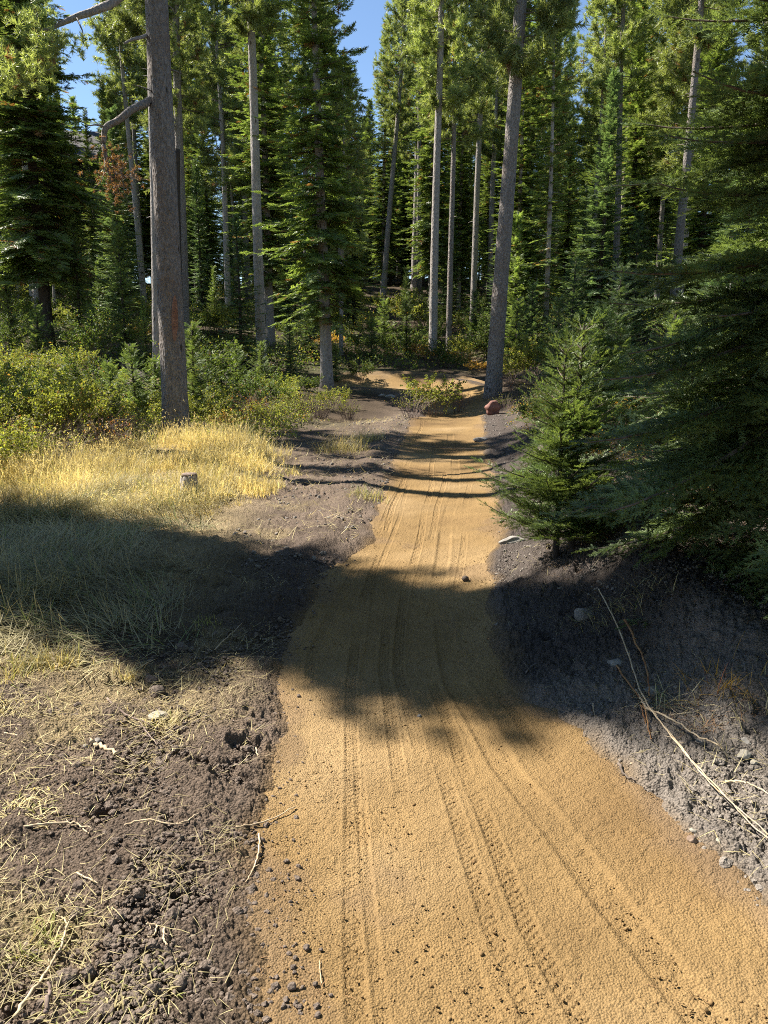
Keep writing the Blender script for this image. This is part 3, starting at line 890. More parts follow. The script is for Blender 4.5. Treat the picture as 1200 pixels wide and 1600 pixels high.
def solo_pine(name, px, row, top_px, wpx, bark, label, Ht, seed, crown_src=None, crown_z=None, stubs=30, wob=.08, sides=16, cat='pine tree', flare=.3, cs=1.0, group=None):
    """a pine whose bare trunk the photograph shows: trunk mesh of its own, crown above"""
    x, y, ln = lean_for(px, row, top_px)
    z = Hs(x, y)
    depth = y / math.cos(PITCH)
    r0 = wpx / 2 / FPX * depth
    r = np.random.default_rng(seed)
    o = empty(name, (x, y, z), label, cat, group, rot=(0, ln, 0))
    tr = trunk_mesh(r, 'trunk', Ht, r0, r0 * .35, bark, wob=wob, sides=sides, flare=flare, n=60, stubs=stubs, stub_from=1.5, stub_to=Ht * .75)
    link('trunk', tr, o)
    if crown_src is not None:
        c = link('crown', crown_src[1], o)
        s = cs
        c.location = (0, 0, crown_z); c.scale = (s, s, s); c.rotation_euler = (0, 0, rnd.uniform(0, 6.28))
    return o, x, y, z, r0

# crowns that can be hung on trunks of any height: pine crown meshes start at their own cb
def pc(src_cb, want, s): return want - src_cb * s

A, ax, ay, az, ar = solo_pine('tall_pine', 276, 680, 243, 39, M_BARK, 'thick tall pine with scaly bark and a reddish scar behind the golden grass', 19, 101, P_C, pc(10, 10.5, .9), cs=.9, stubs=40, wob=.05, sides=28, flare=.35)
# the scar and the drooping limbs of the big pine
def local(o, P):
    o_m = Matrix.LocRotScale(o.location, o.rotation_euler, o.scale).inverted()
    return np.array([tuple(o_m @ Vector(p)) for p in P])
D0 = ay
limb = curve_px([(243, 150, D0), (228, 161, D0 - .15), (208, 170, D0 - .35), (185, 188, D0 - .5), (166, 199, D0 - .6), (162, 222, D0 - .6), (166, 250, D0 - .6), (174, 280, D0 - .55), (184, 300, D0 - .5)])
n = len(limb)
g = Geo(); V, T = tube(local(A, limb), np.interp(np.linspace(0, 1, n), [0, .5, 1], [.070, .045, .015]), 8, .08, rng); g.add(V, T)
for pts, rr_ in (([(166, 199, D0 - .6), (150, 195, D0 - .7), (138, 196, D0 - .75), (130, 188, D0 - .8)], .018),
                 ([(163, 235, D0 - .6), (164, 262, D0 - .65), (158, 282, D0 - .7), (146, 294, D0 - .75)], .012),
                 ([(174, 275, D0 - .55), (180, 292, D0 - .6), (177, 305, D0 - .6)], .010), ([(168, 255, D0 - .6), (180, 250, D0 - .7), (192, 240, D0 - .8)], .010)):
    q = curve_px(pts); V, T = tube(local(A, q), np.linspace(rr_, .003, len(q)), 5); g.add(V, T)
link('dead_limb', g.mesh('dead_limb', M_BARK), A, label='hooked dead limb bending down')
g = Geo(); r8 = np.random.default_rng(8)
c0 = local(A, [pt(183, 275, D0 - .6)])[0]
PP = c0 + r8.normal(size=(150, 3)) * [.17, .16, .20]
stamp(g, *TU[0], PP, r8.normal(size=(150, 3)), r8.normal(size=(150, 3)), r8.uniform(.06, .12, 150), np.full(150, 1.5))
for i in range(30):
    a_ = PP[i]; V, T = tube([c0 + r8.normal(size=3) * .05, (a_ + c0) / 2 + r8.normal(size=3) * .05, a_], [.008, .005, .003], 3); g.add(V, T, .3, 1)
link('dead_spray', g.mesh('dead_spray', [M_PINE, M_WOOD], False), A, label='tangle of rusty dead twigs')
for lp, r0_, nm in (([(236, 52, D0), (222, 58, D0 - .2), (206, 62, D0 - .35), (194, 68, D0 - .45)], .035, 'broken_branch'),
                ([(250, -90, D0), (225, -48, D0 - .5), (180, 0, D0 - 1.0), (150, 16, D0 - 1.2), (120, 26, D0 - 1.3), (98, 36, D0 - 1.35), (78, 45, D0 - 1.4), (50, 51, D0 - 1.4)], .085, 'long_limb')):
    q = curve_px(lp); g = Geo(); V, T = tube(local(A, q), np.linspace(r0_, .014, len(q)), 7, .07, rng); g.add(V, T)
    if nm == 'long_limb':
        for a_, b_ in (((90, 55), (80, 105)), ((80, 105), (62, 108)), ((120, 28), (128, 60)), ((100, 36), (70, 20))):
            q2 = np.array([pt(*a_, D0 - 1.35), (pt(*a_, D0 - 1.35) + pt(*b_, D0 - 1.45)) / 2 + [.04, 0, -.03], pt(*b_, D0 - 1.45)])
            V, T = tube(local(A, q2), [.014, .010, .005], 5); g.add(V, T)
    link(nm, g.mesh(nm, M_BARKG), A)
g = Geo(); PP = []; XX = []
for cx_, cy_, k in ((78, 75, 26), (55, 95, 24), (90, 62, 20), (30, 110, 26), (50, 60, 24), (10, 90, 22), (62, 125, 16), (128, 70, 12), (12, 130, 18), (70, 22, 12), (35, 30, 14)):
    for _ in range(k * 2):
        p = pt(cx_ + r8.normal() * 13, cy_ + r8.normal() * 11, D0 - 1.4 + r8.normal() * .25); PP.append(p); XX.append(r8.normal(size=3) + [0, 0, .7])
PP = local(A, PP); a_ = r8.uniform(.4, 1, len(PP)); a_[r8.random(len(PP)) < .06] = 1.5
stamp(g, *TU[1], PP, np.array(XX), r8.normal(size=(len(PP), 3)), r8.uniform(.11, .18, len(PP)), a_)
link('needle_clump', g.mesh('needle_clump', [M_PINE, M_WOOD], False), A)
# the reddish scar on the trunk: a thin shell of bare wood on the bark
def scar(o, px, r_lo, r_hi, rad, wid, mat):
    g = Geo(); V = []; T = []
    rows = np.linspace(r_hi, r_lo, 16)
    for i, rw in enumerate(rows):
        c = pt(px, rw, D0 - rad * .97); ww = wid * math.sin(math.pi * (i + .6) / 16.6) ** .6
        for q in np.linspace(-1, 1, 5): V.append((c[0] + q * ww, c[1] - .012 + .05 * ((q * ww) / rad) ** 2 + abs(q) * .012, c[2]))
    for i in range(15):
        for j in range(4):
            a = i * 5 + j; T += [(a, a + 1, a + 6), (a, a + 6, a + 5)]
    g.add(local(o, V), T); return link('bark_scar', g.mesh('bark_scar', mat), o, label='reddish scar where the bark is gone')
M_SCAR = mat_simple('bare_wood', (.17, .085, .06), (.30, .17, .12), 14)
scar(A, 273, 532, 462, ar * 1.02, .055, M_SCAR)

solo_pine('tall_pine', 247, 588, 236, 16, M_BARKG, 'thin grey pine trunk standing close behind the left edge of the thick scarred pine', 17, 102, P_A, pc(8.5, 9, .8), cs=.8)
x, y, ln = lean_for(281, 560, 272)
z = Hs(x, y); o = empty('broken_snag', (x, y, z), 'black broken dead snag half hidden behind the thick scarred pine', 'dead tree', rot=(0, ln, 0))
top = pt(273, 232, y)[2] - z
r = np.random.default_rng(7)
link('trunk', trunk_mesh(r, 'trunk', top, .16, .11, M_BARKD, wob=.05, sides=12, stubs=8, stub_from=1, stub_to=top * .9), o)
B_, bx, by, bz, br = solo_pine('tall_pine', 289, 545, 276, 16, M_BARK, 'brown pine trunk just right of the thick scarred pine', 17, 103, P_B, pc(6, 7.2, .75), cs=.75)
solo_pine('tall_pine', 410, 582, 389, 16, M_BARKG, 'slim straight grey pine midway between the scarred pine and the big open-branched fir', 19, 104, P_A, pc(8.5, 9.8, .85), cs=.85, stubs=20)
solo_pine('tall_pine', 597, 490, 634, 9, M_BARKG, 'thin pine leaning to the right above the bend of the trail', 18, 105, P_B, pc(6, 8.5, .8), cs=.8, stubs=14)
solo_pine('tall_pine', 647, 452, 657, 10, M_BARKG, 'slender grey pine on the far slope, beside a bare patch of earth', 20, 106, P_D, pc(5, 9, .9), cs=.9, stubs=14)
solo_pine('tall_pine', 676, 560, 688, 13, M_BARKG, 'straight pine rising from orange autumn bushes at the top of the bend', 19, 107, P_A, pc(8.5, 8.5, .85), cs=.85, stubs=18)
solo_pine('tall_pine', 701, 553, 712, 9, M_BARK, 'thin reddish pine just right of the straight pine in the orange bushes', 18, 108, P_D, pc(5, 7.5, .8), cs=.8, stubs=14)
solo_pine('tall_pine', 738, 522, 757, 10, M_BARKG, 'pale grey pine leaning right, between the thin reddish pine and the large brown one', 19, 109, P_B, pc(6, 8.4, .85), cs=.85, stubs=14)
J_, jx, jy, jz, jr = solo_pine('tall_pine', 770, 618, 812, 25, M_BARK, 'large brown pine leaning right beside the trail bend, a red rock at its foot', 18, 110, P_C, pc(10, 7.6, .95), cs=.95, stubs=30, sides=22)
solo_pine('tall_pine', 978, 440, 990, 13, M_BARKG, 'left one of two grey pine trunks standing close together behind the firs on the right', 19, 111, P_B, pc(6, 6.5, .8), cs=.8, stubs=14)
solo_pine('tall_pine', 1008, 420, 1042, 13, M_BARKG, 'right one of two grey pine trunks behind the firs, leaning right', 19, 112, P_A, pc(8.5, 7.8, .8), cs=.8, stubs=14)
solo_pine('tall_pine', 178, 420, 178, 9, M_BARKG, 'thin bluish pine trunk against the open sky at upper left, crown sparse', 22, 113, P_D, pc(5, 10.5, .6), cs=.6, stubs=24)
solo_pine('tall_pine', 352, 450, 350, 6, M_BARKG, 'very thin pine in the gap between the brown pine and the slim straight grey one', 19, 114, P_D, pc(5, 10, .75), cs=.75, stubs=8)
solo_pine('tall_pine', 418, 500, 408, 9, M_BARKG, 'thin pine trunk right behind the slim straight grey pine', 19, 115, P_B, pc(6, 8, .8), cs=.8, stubs=8)

def fir_at(src, px, row, label, s=1.0, wide=1.15, kind='fir_tree', rz=None, top_px=None, maxd=110, cat='fir tree'):
    if top_px is not None: x, y, ln = lean_for(px, row, top_px)
    else: (x, y), ln = gp(px, row, maxd), 0
    return plant(kind, src, x, y, label, cat, s=s, wide=wide, rz=rz if rz is not None else rnd.uniform(0, 6.28), lean=(ln, 0) if ln else (0, 0), r=rnd)

F_D1 = make_fir(31, 14.5, 2.1, 2.15, .19, [M_FIR, M_WOOD], M_BARKG, dz=.33, nper=7, droop=.30, dens=.92, brown=.03, gap=.12, base_fill=.6, power=.72)
fir_at(F_D1, 511, 606, 'large open-branched fir with a grey trunk, left of the trail bend', 1.0, .95, top_px=492)
F_M1 = make_fir(32, 15.5, 2.6, 2.9, .2, [M_FIR, M_WOOD], M_BARKD, dz=.3, nper=7, droop=.38, dens=.95, brown=.05, gap=.13, base_fill=.7, power=.7)
fir_at(F_M1, 76, 540, 'big dark fir with a bare lower trunk above the sunny left bushes', 1.0, 1.1)
F_N1 = make_fir(33, 6.0, .2, .85, .06, [M_SAP, M_WOOD], M_BARKD, dz=.2, sl=.24, gap=.10, droop=.12, elev0=2)
fir_at(F_N1, 128, 545, 'narrow young fir lit on its left side, beside the big dark fir', .85)
fir_at(F_C, 205, 470, 'pointed fir in the gap left of the thick scarred pine', .95, 1.0)
F_K1 = make_fir(34, 13, 1.2, 1.15, .11, [M_SAP, M_WOOD], M_BARKG, dz=.34, nper=5, droop=.22, dens=.8, brown=.10, gap=.13)
fir_at(F_K1, 851, 556, 'thin ragged fir with yellow-green sprays right of the large brown pine', 1.0, 1.0, top_px=868)
fir_at(F_B, 455, 430, 'tall narrow fir whose spire stands clear against the sky right of the big fir', .86, .8, maxd=50)
fir_at(F_A, 330, 480, 'dark bushy fir behind the slim straight pine', .8, 1.0)

# ---- near firs on the right, needles modelled one by one
print('near firs')
r = np.random.default_rng(41)
def near_fir(seed, Ht, cb, Rm, r0, loc, label, rz=0, mats=(M_NEAR, M_WOOD), bark=M_BARKD, **kw):
    r = np.random.default_rng(seed); g = Geo(); P = trunk_path(r, Ht, .03)
    tp = lambda z: np.array([np.interp(z, P[:, 2], P[:, 0]), np.interp(z, P[:, 2], P[:, 1]), z])
    args = dict(dz=.2, nper=6, tmpl=SN_, sl=.13, gap=.075, level=2, droop=.25, dens=.95, trunk_pts=tp, tipup=.16, minl=.1)
    args.update(kw)
    fir_crown(g, r, Ht, cb, Rm, **args)
    o = empty('fir_tree' if Ht > 3 else 'young_fir', loc, label, 'fir tree' if Ht > 3 else 'young fir', rz=rz)
    me = g.mesh('crown', list(mats), False); print('near fir tris', len(me.polygons))
    link('trunk', trunk_mesh(r, 'trunk', Ht, r0, .0025, bark, path=P, stubs=int(Ht * 3), stub_from=.15, stub_to=Ht * .5, flare=.2), o)
    link('crown', me, o)
    return o
def on(x, y, dz=-.04): return (x, y, Hs(x, y) + dz)
near_fir(42, 5.0, .18, 1.45, .075, on(2.18, 3.95), 'big dark fir at the right edge, its drooping branches reaching in from the side', 1.0, dz=.23, nper=9, gap=.072, sl=.15, power=.8, base_fill=.85, elev0=-14, elev1=30, lat=.46, dens=.88)
x, y = gp(868, 872)
near_fir(43, 1.5, .2, .72, .026, on(x, y), 'young fir beside the trail with upswept branches, left of its twin', 2.0, mats=(M_SAP, M_WOOD), tmpl=SNs, dz=.13, nper=6, sl=.10, gap=.06, droop=.05, elev0=14, elev1=42, base_fill=.8, power=.85, tipup=.1, lat=.5)
x, y = gp(893, 862)
near_fir(44, 1.6, .22, .66, .026, on(x, y), 'young fir close behind and right of the twin at the trail edge', .5, mats=(M_SAP, M_WOOD), tmpl=SNs, dz=.13, nper=6, sl=.10, gap=.06, droop=.06, elev0=12, elev1=42, base_fill=.8, power=.85, tipup=.1, lat=.5)
x, y = gp(1010, 775)
near_fir(45, 1.35, .1, .75, .024, on(3.0, 7.6), 'small bluish fir with pale green sprays in the clearing behind the big dark fir', .5, mats=(M_FIRB, M_WOOD), tmpl=SNs, dz=.14, nper=6, sl=.12, gap=.08, droop=.1, elev0=10, base_fill=.8)
near_fir(46, 2.8, .3, 1.0, .045, on(4.3, 9.6), 'middle-sized fir behind the big dark fir, seen between its branches', 2.5, mats=(M_NEAR, M_WOOD), tmpl=SNs, dz=.17, nper=7, sl=.17, gap=.09, droop=.15, elev0=0, base_fill=.8, lat=.5)
near_fir(47, 1.7, .3, .8, .03, on(2.9, 10.6), 'fir behind the twin young firs, taller than both and lit from the left', 1.2, mats=(M_SAP, M_WOOD), tmpl=SNs, dz=.15, nper=7, sl=.16, gap=.085, droop=.12, elev0=6, base_fill=.8, lat=.5)

# ---- firs and pines further right
for (px, row, src, s, lab) in ((905, 520, F_E, .9, 'young fir standing just behind the ragged yellow-green fir'),
        (930, 470, F_A, .85, 'dark bushy fir between the ragged fir and the close grey pines'),
        (1085, 520, F_A, .8, 'tall fir behind the big dark fir at the right edge'),
        (1150, 560, F_C, .75, 'bluish fir almost hidden by the big dark fir at the right edge'),
        (985, 560, F_E, .75, 'short fir below the two close grey pines'),
        (560, 470, F_C, .9, 'shaded fir left of the pine that leans right'),
        (800, 500, F_E, 1.0, 'short dark fir behind the large brown pine'),
        (720, 478, F_A, .7, 'dark fir between the reddish pine and the pale leaning pine')):
    fir_at(src, px, row, lab, s)
for (px, row, top, src, s, lab) in ((1105, 440, 1085, P_A, .9, 'pine with a bare trunk behind the right-hand firs, its top against the sky'),
        (905, 430, 885, P_B, 1.0, 'pine with a yellow-green crown above the ragged fir'),
        (1180, 470, 1200, P_C, .85, 'pine whose pale trunk shows against the sky in the upper right corner'),
        (935, 455, 945, P_D, 1.05, 'leafy low-crowned pine left of the two close grey pines'),
        (640, 430, 610, P_B, .9, 'pine behind the slender grey one on the far slope'),
        (330, 440, 305, P_B, .95, 'low-crowned pine behind the brown trunk right of the scarred pine')):
    x, y, ln = lean_for(px, row, top)
    plant('pine_tree', src, x, y, lab, 'pine tree', s=s, lean=(ln, 0), r=rnd, rz=rnd.uniform(0, 6))

# ---- the wood behind, tree by tree
print('forest')
rf = random.Random(17)
spots = []
def skyline(px):
    if 520 < px < 640: return 95 if px < 575 else 45
    if 1095 < px < 1175: return 105
    if 95 < px < 225: return 150
    return None
def try_tree(x, y, mind):
    for a, b in spots:
        if (a - x) ** 2 + (b - y) ** 2 < mind * mind: return False
    spots.append((x, y)); return True
for o in list(COL.objects):
    if o.parent is None and o.get('category') in ('pine tree', 'fir tree'): spots.append((o.location.x, o.location.y))
kinds = [(F_A, 'fir'), (F_B, 'fir'), (F_C, 'fir'), (F_D, 'fir'), (F_B, 'fir'), (P_A, 'pine'), (P_B, 'pine'), (P_C, 'pine'), (P_D, 'pine')]
ZONES = [(0, 'beyond the left edge'), (140, 'behind the big dark fir at left'), (240, 'left of the scarred pine'), (330, 'right of the scarred pine'), (430, 'behind the slim grey pine'),
         (530, 'behind the big open-branched fir'), (620, 'under the open sky gap'), (700, 'behind the straight pine'), (780, 'left of the large brown pine'), (880, 'behind the ragged fir'),
         (1000, 'left of the close pine pair'), (1100, 'right of the close pine pair'), (1200, 'behind the right edge fir'), (9e9, 'beyond the right edge')]
def zone_of(px):
    for lim, nm in ZONES:
        if px < lim: return nm
def wood(n, y0, y1, pw, mind, kinds, smin, smax, wmin, wmax):
    cnt = 0; tries = 0
    while cnt < n and tries < n * 60:
        tries += 1
        y = y0 + (y1 - y0) * rf.random() ** pw
        x = rf.uniform(-1, 1) * (.53 * y + 4)
        px = 600 + FPX * x / y
        if 560 < px < 670 and y < 46: continue                # open lane up the slope
        if px < 330 and y < 31: continue
        cc = y + .45 * x
        if cc < 15: continue
        if abs(cc - 23.2) < 3.0 and -19 < x < -1: continue
        if abs(cc - 40.5) < 2.2 and -19 < x < 1: continue
        if abs(cc - 30.8) < 1.7 and -19 < x < 1: continue
        if not try_tree(x, y, mind): continue
        src, kd = rf.choice(kinds)
        s = rf.uniform(smin, smax)
        lim = skyline(px)
        z = Hs(x, y)
        if lim is not None:
            a = math.atan((800 - lim - rf.uniform(0, 60) + 25) / FPX) - PITCH
            s = min(s, (CAMZ + y * math.tan(a) - z) / src[2])
            if s < .35: continue
        place = zone_of(px) + (', in the nearer row' if y < 42 else (', in the middle rows' if y < 62 else ', far at the back'))
        nm = 'dark fir of the wood ' if kd == 'fir' else 'bare-stemmed pine of the wood '
        plant(kd + '_tree', src, x, y, nm + place, kd + ' tree', kd + 's ' + place, s=s, wide=rf.uniform(wmin, wmax), r=rf, rz=rf.uniform(0, 6.28), lean=(rf.gauss(0, .012), rf.gauss(0, .012)))
        cnt += 1
    return cnt
KF = [(F_A, 'fir'), (F_B, 'fir'), (F_C, 'fir'), (F_D, 'fir')]; KP = [(P_A, 'pine'), (P_B, 'pine'), (P_C, 'pine'), (P_D, 'pine')]
cnt = wood(60, 27, 62, 1.1, 2.3, KP, .85, 1.1, .95, 1.2)
cnt += wood(46, 30, 52, 1.0, 2.6, KF, .5, .95, .9, 1.15)
cnt += wood(45, 72, 102, 1.0, 2.2, KF, .6, .95, 1.6, 2.1)
cnt += wood(75, 50, 88, 1.0, 2.6, KF, .7, 1.0, 1.1, 1.5)
print('forest', cnt)
for (px_, row_, src_, s_, lab_) in ((222, 452, F_B, .95, 'dark fir filling the gap just left of the scarred pine trunk'), (250, 440, F_A, 1.0, 'dark fir straight behind the scarred pine trunk'),
        (632, 428, F_A, .85, 'dark fir at the top of the bare patch on the far slope'), (660, 425, F_B, .85, 'dark fir right of the slender grey pine on the far slope'), (610, 430, F_C, .8, 'bluish fir left of the slender grey pine on the far slope')):
    fir_at(src_, px_, row_, lab_, s_, 1.35, maxd=62)
# low young firs filling the wood under the big ones
cnt = 0; tries = 0
low = []
while cnt < 60 and tries < 5000:
    tries += 1
    y = 24 + 32 * rf.random(); x = rf.uniform(-1, 1) * (.5 * y + 1); px = 600 + FPX * x / y
    if (x - 1) ** 2 + (y - 23) ** 2 < 14: continue
    if 585 < px < 680 and 33 < y < 50: continue
    if px < 110 and y < 36: continue
    if y + .45 * x < 15 or any((a - x) ** 2 + (b - y) ** 2 < 1.6 for a, b in low): continue
    low.append((x, y))
    z_ = zone_of(px) + (', nearer' if y < 38 else ', farther up')
    plant('young_fir', F_E if rf.random() < .6 else F_N1, x, y, 'young fir in the shade ' + z_, 'young fir', 'young firs in the shade ' + z_, s=rf.uniform(.35, .95), wide=rf.uniform(1, 1.3), r=rf, rz=rf.uniform(0, 6.28))
    cnt += 1
# trees outside the left edge, whose shadows cross the trail
def caster(src, c, x, s, lab, kind, wide=1.0):
    plant(kind, src, x, c - .45 * x, lab, kind.replace('_', ' '), s=s, wide=wide, r=rf, rz=rf.uniform(0, 6.28))
F_S = make_fir(51, 20, 1.2, 2.2, .2, [M_FIR, M_WOOD], M_BARKD, dz=.3, nper=7, droop=.25, dens=1.0, gap=.14, base_fill=.9, power=.42, lat=.5)
caster(F_S, 4.15, -7.4, .70, 'broad dark fir outside the left edge, nearest to the viewer', 'fir_tree')
caster(F_S, 4.85, -9.4, .72, 'broad dark fir outside the left edge, second from the viewer', 'fir_tree', .85)
caster(P_C, 8.75, -6.3, 1.15, 'bare-stemmed pine outside the left edge beside the golden grass', 'pine_tree')
caster(P_C, 9.75, -6.9, 1.15, 'bare-stemmed pine outside the left edge behind the golden grass', 'pine_tree')
caster(P_B, 11.6, -14.5, .8, 'bare-stemmed pine well outside the left edge', 'pine_tree')
caster(P_C, 12.6, -9.5, .9, 'bare-stemmed pine outside the left edge behind the bushes', 'pine_tree')
for i, (x, y) in enumerate(((8.5, 9), (6.5, 2.5), (10, 14.5), (12, 6), (5, -2), (-3, -5), (2, -5.5), (-7, -4), (9.5, 19), (7.5, 6), (-9, 1.5), (-12, -2), (-6.5, .2), (-4.6, -2.6), (4.9, .6), (4.6, -1.5))):  # unseen firs added around the viewer to dim the sky fill
    plant('fir_tree', rf.choice([F_A, F_B, F_D]), x, y, 'unseen tall fir added around the viewer to block sky light', 'fir tree', 'unseen firs added to block sky light', s=.9, r=rf)

# ================================================================== shrubs
print('shrubs')
LEAF = (np.array([(0, 0, 0), (.5, .30, .10), (1, 0, -.05), (.5, -.30, .10)], float), np.array([(0, 1, 2), (0, 2, 3)]))
def make_shrub(seed, h, rad, nst, nleaf, ls, mat, twig=.004, up=.8, bare=0.25, brown=.04, fill=.6):
    r = np.random.default_rng(seed); g = Geo(); P = []; X = []
    for i in range(nst):
        an = r.uniform(0, 6.283); rr = rad * math.sqrt(r.random()); hh = h * r.uniform(.55, 1.05) * (1 - .3 * (rr / rad) ** 2)
        b = np.array([math.cos(an), math.sin(an), 0]) * rr * .25; e = np.array([math.cos(an) * rr, math.sin(an) * rr, hh])
        u = np.linspace(0, 1, 6)[:, None]
        q = b * (1 - u) + e * u + np.array([0, 0, .18 * h]) * np.sin(u * math.pi) + r.normal(size=(6, 3)) * .025 * h
        V, T = tube(q, np.linspace(twig, twig * .35, 6), 3, cap=False); g.add(V, T, .3, 1)
        nt_ = max(2, int(4 * fill * 2))
        tips = [q]
        for j in range(nt_):
            f = r.uniform(.3, .95); p = q[0] * 0 + np.array([np.interp(f, u[:, 0], q[:, k]) for k in range(3)])
            d = nrm(np.array([math.cos(an), math.sin(an), .6]) + r.normal(size=3) * .7) * h * r.uniform(.12, .3)
            tw = np.array([p, p + d * .5, p + d]); tips.append(tw)
            V, T = tube(tw, [twig * .5, twig * .4, twig * .25], 3, cap=False); g.add(V, T, .3, 1)
        per = max(1, nleaf // (nst * (nt_ + 1)))
        for tw in tips:
            f = r.uniform(bare if len(tw) > 3 else 0, 1, per) ** .8
            p = np.stack([np.interp(f, np.linspace(0, 1, len(tw)), tw[:, k]) for k in range(3)], 1)
            P.append(p + r.normal(size=(per, 3)) * .012); X.append(r.normal(size=(per, 3)) + [0, 0, .25])
    P = np.concatenate(P); X = np.concatenate(X); a = np.clip(r.normal(.5, .28, len(P)), 0, 1)
    a = np.where(r.random(len(P)) < brown, 1.5, a)
    stamp(g, *LEAF, P, X, np.tile([0, 0, 1.], (len(P), 1)) + r.normal(size=(len(P), 3)) * .6, ls * r.uniform(.6, 1.2, len(P)), a)
    return g.mesh('foliage', [mat, M_STEM], False)
SH_G = [make_shrub(61, .95, .65, 34, 2600, .050, M_LEAF), make_shrub(62, .75, .7, 30, 2300, .045, M_LEAF), make_shrub(63, 1.2, .6, 34, 2600, .055, M_LEAF, bare=.35)]
SH_D = [make_shrub(64, .8, .65, 34, 2600, .05, M_LEAFD), make_shrub(65, 1.3, .7, 34, 2800, .06, M_LEAFD)]
SH_Y = [make_shrub(66, .55, .55, 28, 1900, .045, M_GOLD), make_shrub(67, .45, .6, 26, 1700, .04, M_GOLD)]
SH_B = [make_shrub(68, .8, .6, 44, 260, .035, M_GOLD, twig=.005, brown=.5), make_shrub(69, .6, .55, 40, 500, .03, M_LEAF, twig=.0045)]
SAPS = [make_fir(71, 1.5, .06, .55, .022, [M_SAP, M_WOOD], M_BARKD, dz=.12, sl=.15, gap=.055, droop=.03, elev0=12, tmpl=SFn, minl=.08, tipup=.1),
        make_fir(72, 1.0, .05, .45, .018, [M_SAP, M_WOOD], M_BARKD, dz=.10, sl=.13, gap=.05, droop=.02, elev0=14, tmpl=SFn, minl=.07, tipup=.1),
        make_fir(73, 2.2, .1, .75, .03, [M_FIRB, M_WOOD], M_BARKD, dz=.15, sl=.18, gap=.07, droop=.06, elev0=8, tmpl=SFn, minl=.1, tipup=.1)]
def shrub_at(px, row, me, s, label, cat='shrub', group=None, wide=1.0, name='shrub', xy=None):
    x, y = xy if xy else gp(px, row)
    o = link(name, me, label=label, cat=cat, group=group, loc=(x, y, float(surf(np.array([x]), np.array([y]))[0]) - .03))
    o.rotation_euler = (rf.gauss(0, .05), rf.gauss(0, .05), rf.uniform(0, 6.28)); o.scale = (s * wide, s * wide, s)
    return o
def sap_at(px, row, k, s, label, group=None, xy=None, wide=1.0):
    x, y = xy if xy else gp(px, row)
    return plant('young_fir', SAPS[k], x, y, label, 'young fir', group, s=s, r=rf, rz=rf.uniform(0, 6.28), wide=wide)

shrub_at(672, 653, SH_G[0], 1.1, 'leafy rounded shrub growing on the inside of the trail bend', wide=1.15)
shrub_at(643, 653, SH_B[1], 1.0, 'twiggy bush against the left side of the rounded shrub inside the bend')
shrub_at(716, 648, SH_B[0], .85, 'reddish bare-twigged bush at the right end of the rounded shrub inside the bend')
# sunny bushes on the left
for i, (px, row, me, s) in enumerate(((20, 690, SH_G[0], 1.15), (80, 700, SH_G[1], 1.2), (140, 690, SH_G[0], 1.0), (25, 640, SH_G[2], 1.1), (100, 630, SH_G[1], 1.2), (160, 640, SH_G[0], .9),
        (60, 600, SH_G[1], 1.2), (0, 600, SH_G[0], 1.2), (125, 590, SH_G[2], .8), (40, 720, SH_B[1], 1.0), (110, 725, SH_B[1], 1.0), (165, 712, SH_B[0], .9), (190, 690, SH_B[0], .8), (215, 690, SH_B[1], .8), (5, 735, SH_B[0], .9), (20, 745, SH_G[1], .9), (60, 738, SH_B[1], 1.0), (-25, 760, SH_G[0], .9), (-20, 700, SH_G[1], 1.2), (-15, 650, SH_G[0], 1.2))):
    shrub_at(px, row, me, s, 'twiggy leaf-dropping bush in front of the sunny thicket left of the golden grass' if me in SH_B else 'yellow-green bush in the sunny thicket left of the scarred pine', group='twiggy bushes before the left thicket' if me in SH_B else 'yellow-green bushes of the left thicket')
    o_ = COL.objects[-1]; rw_ = ', front row' if row >= 690 else (', middle row' if row >= 625 else ', back row'); sd_ = ' at the edge' if px < 30 else (' halfway in' if px < 115 else ' nearest the pine')
    o_['label'] = ('twiggy bare bush before the left thicket' if me in SH_B else 'yellow-green bush of the sunny left thicket') + rw_ + sd_
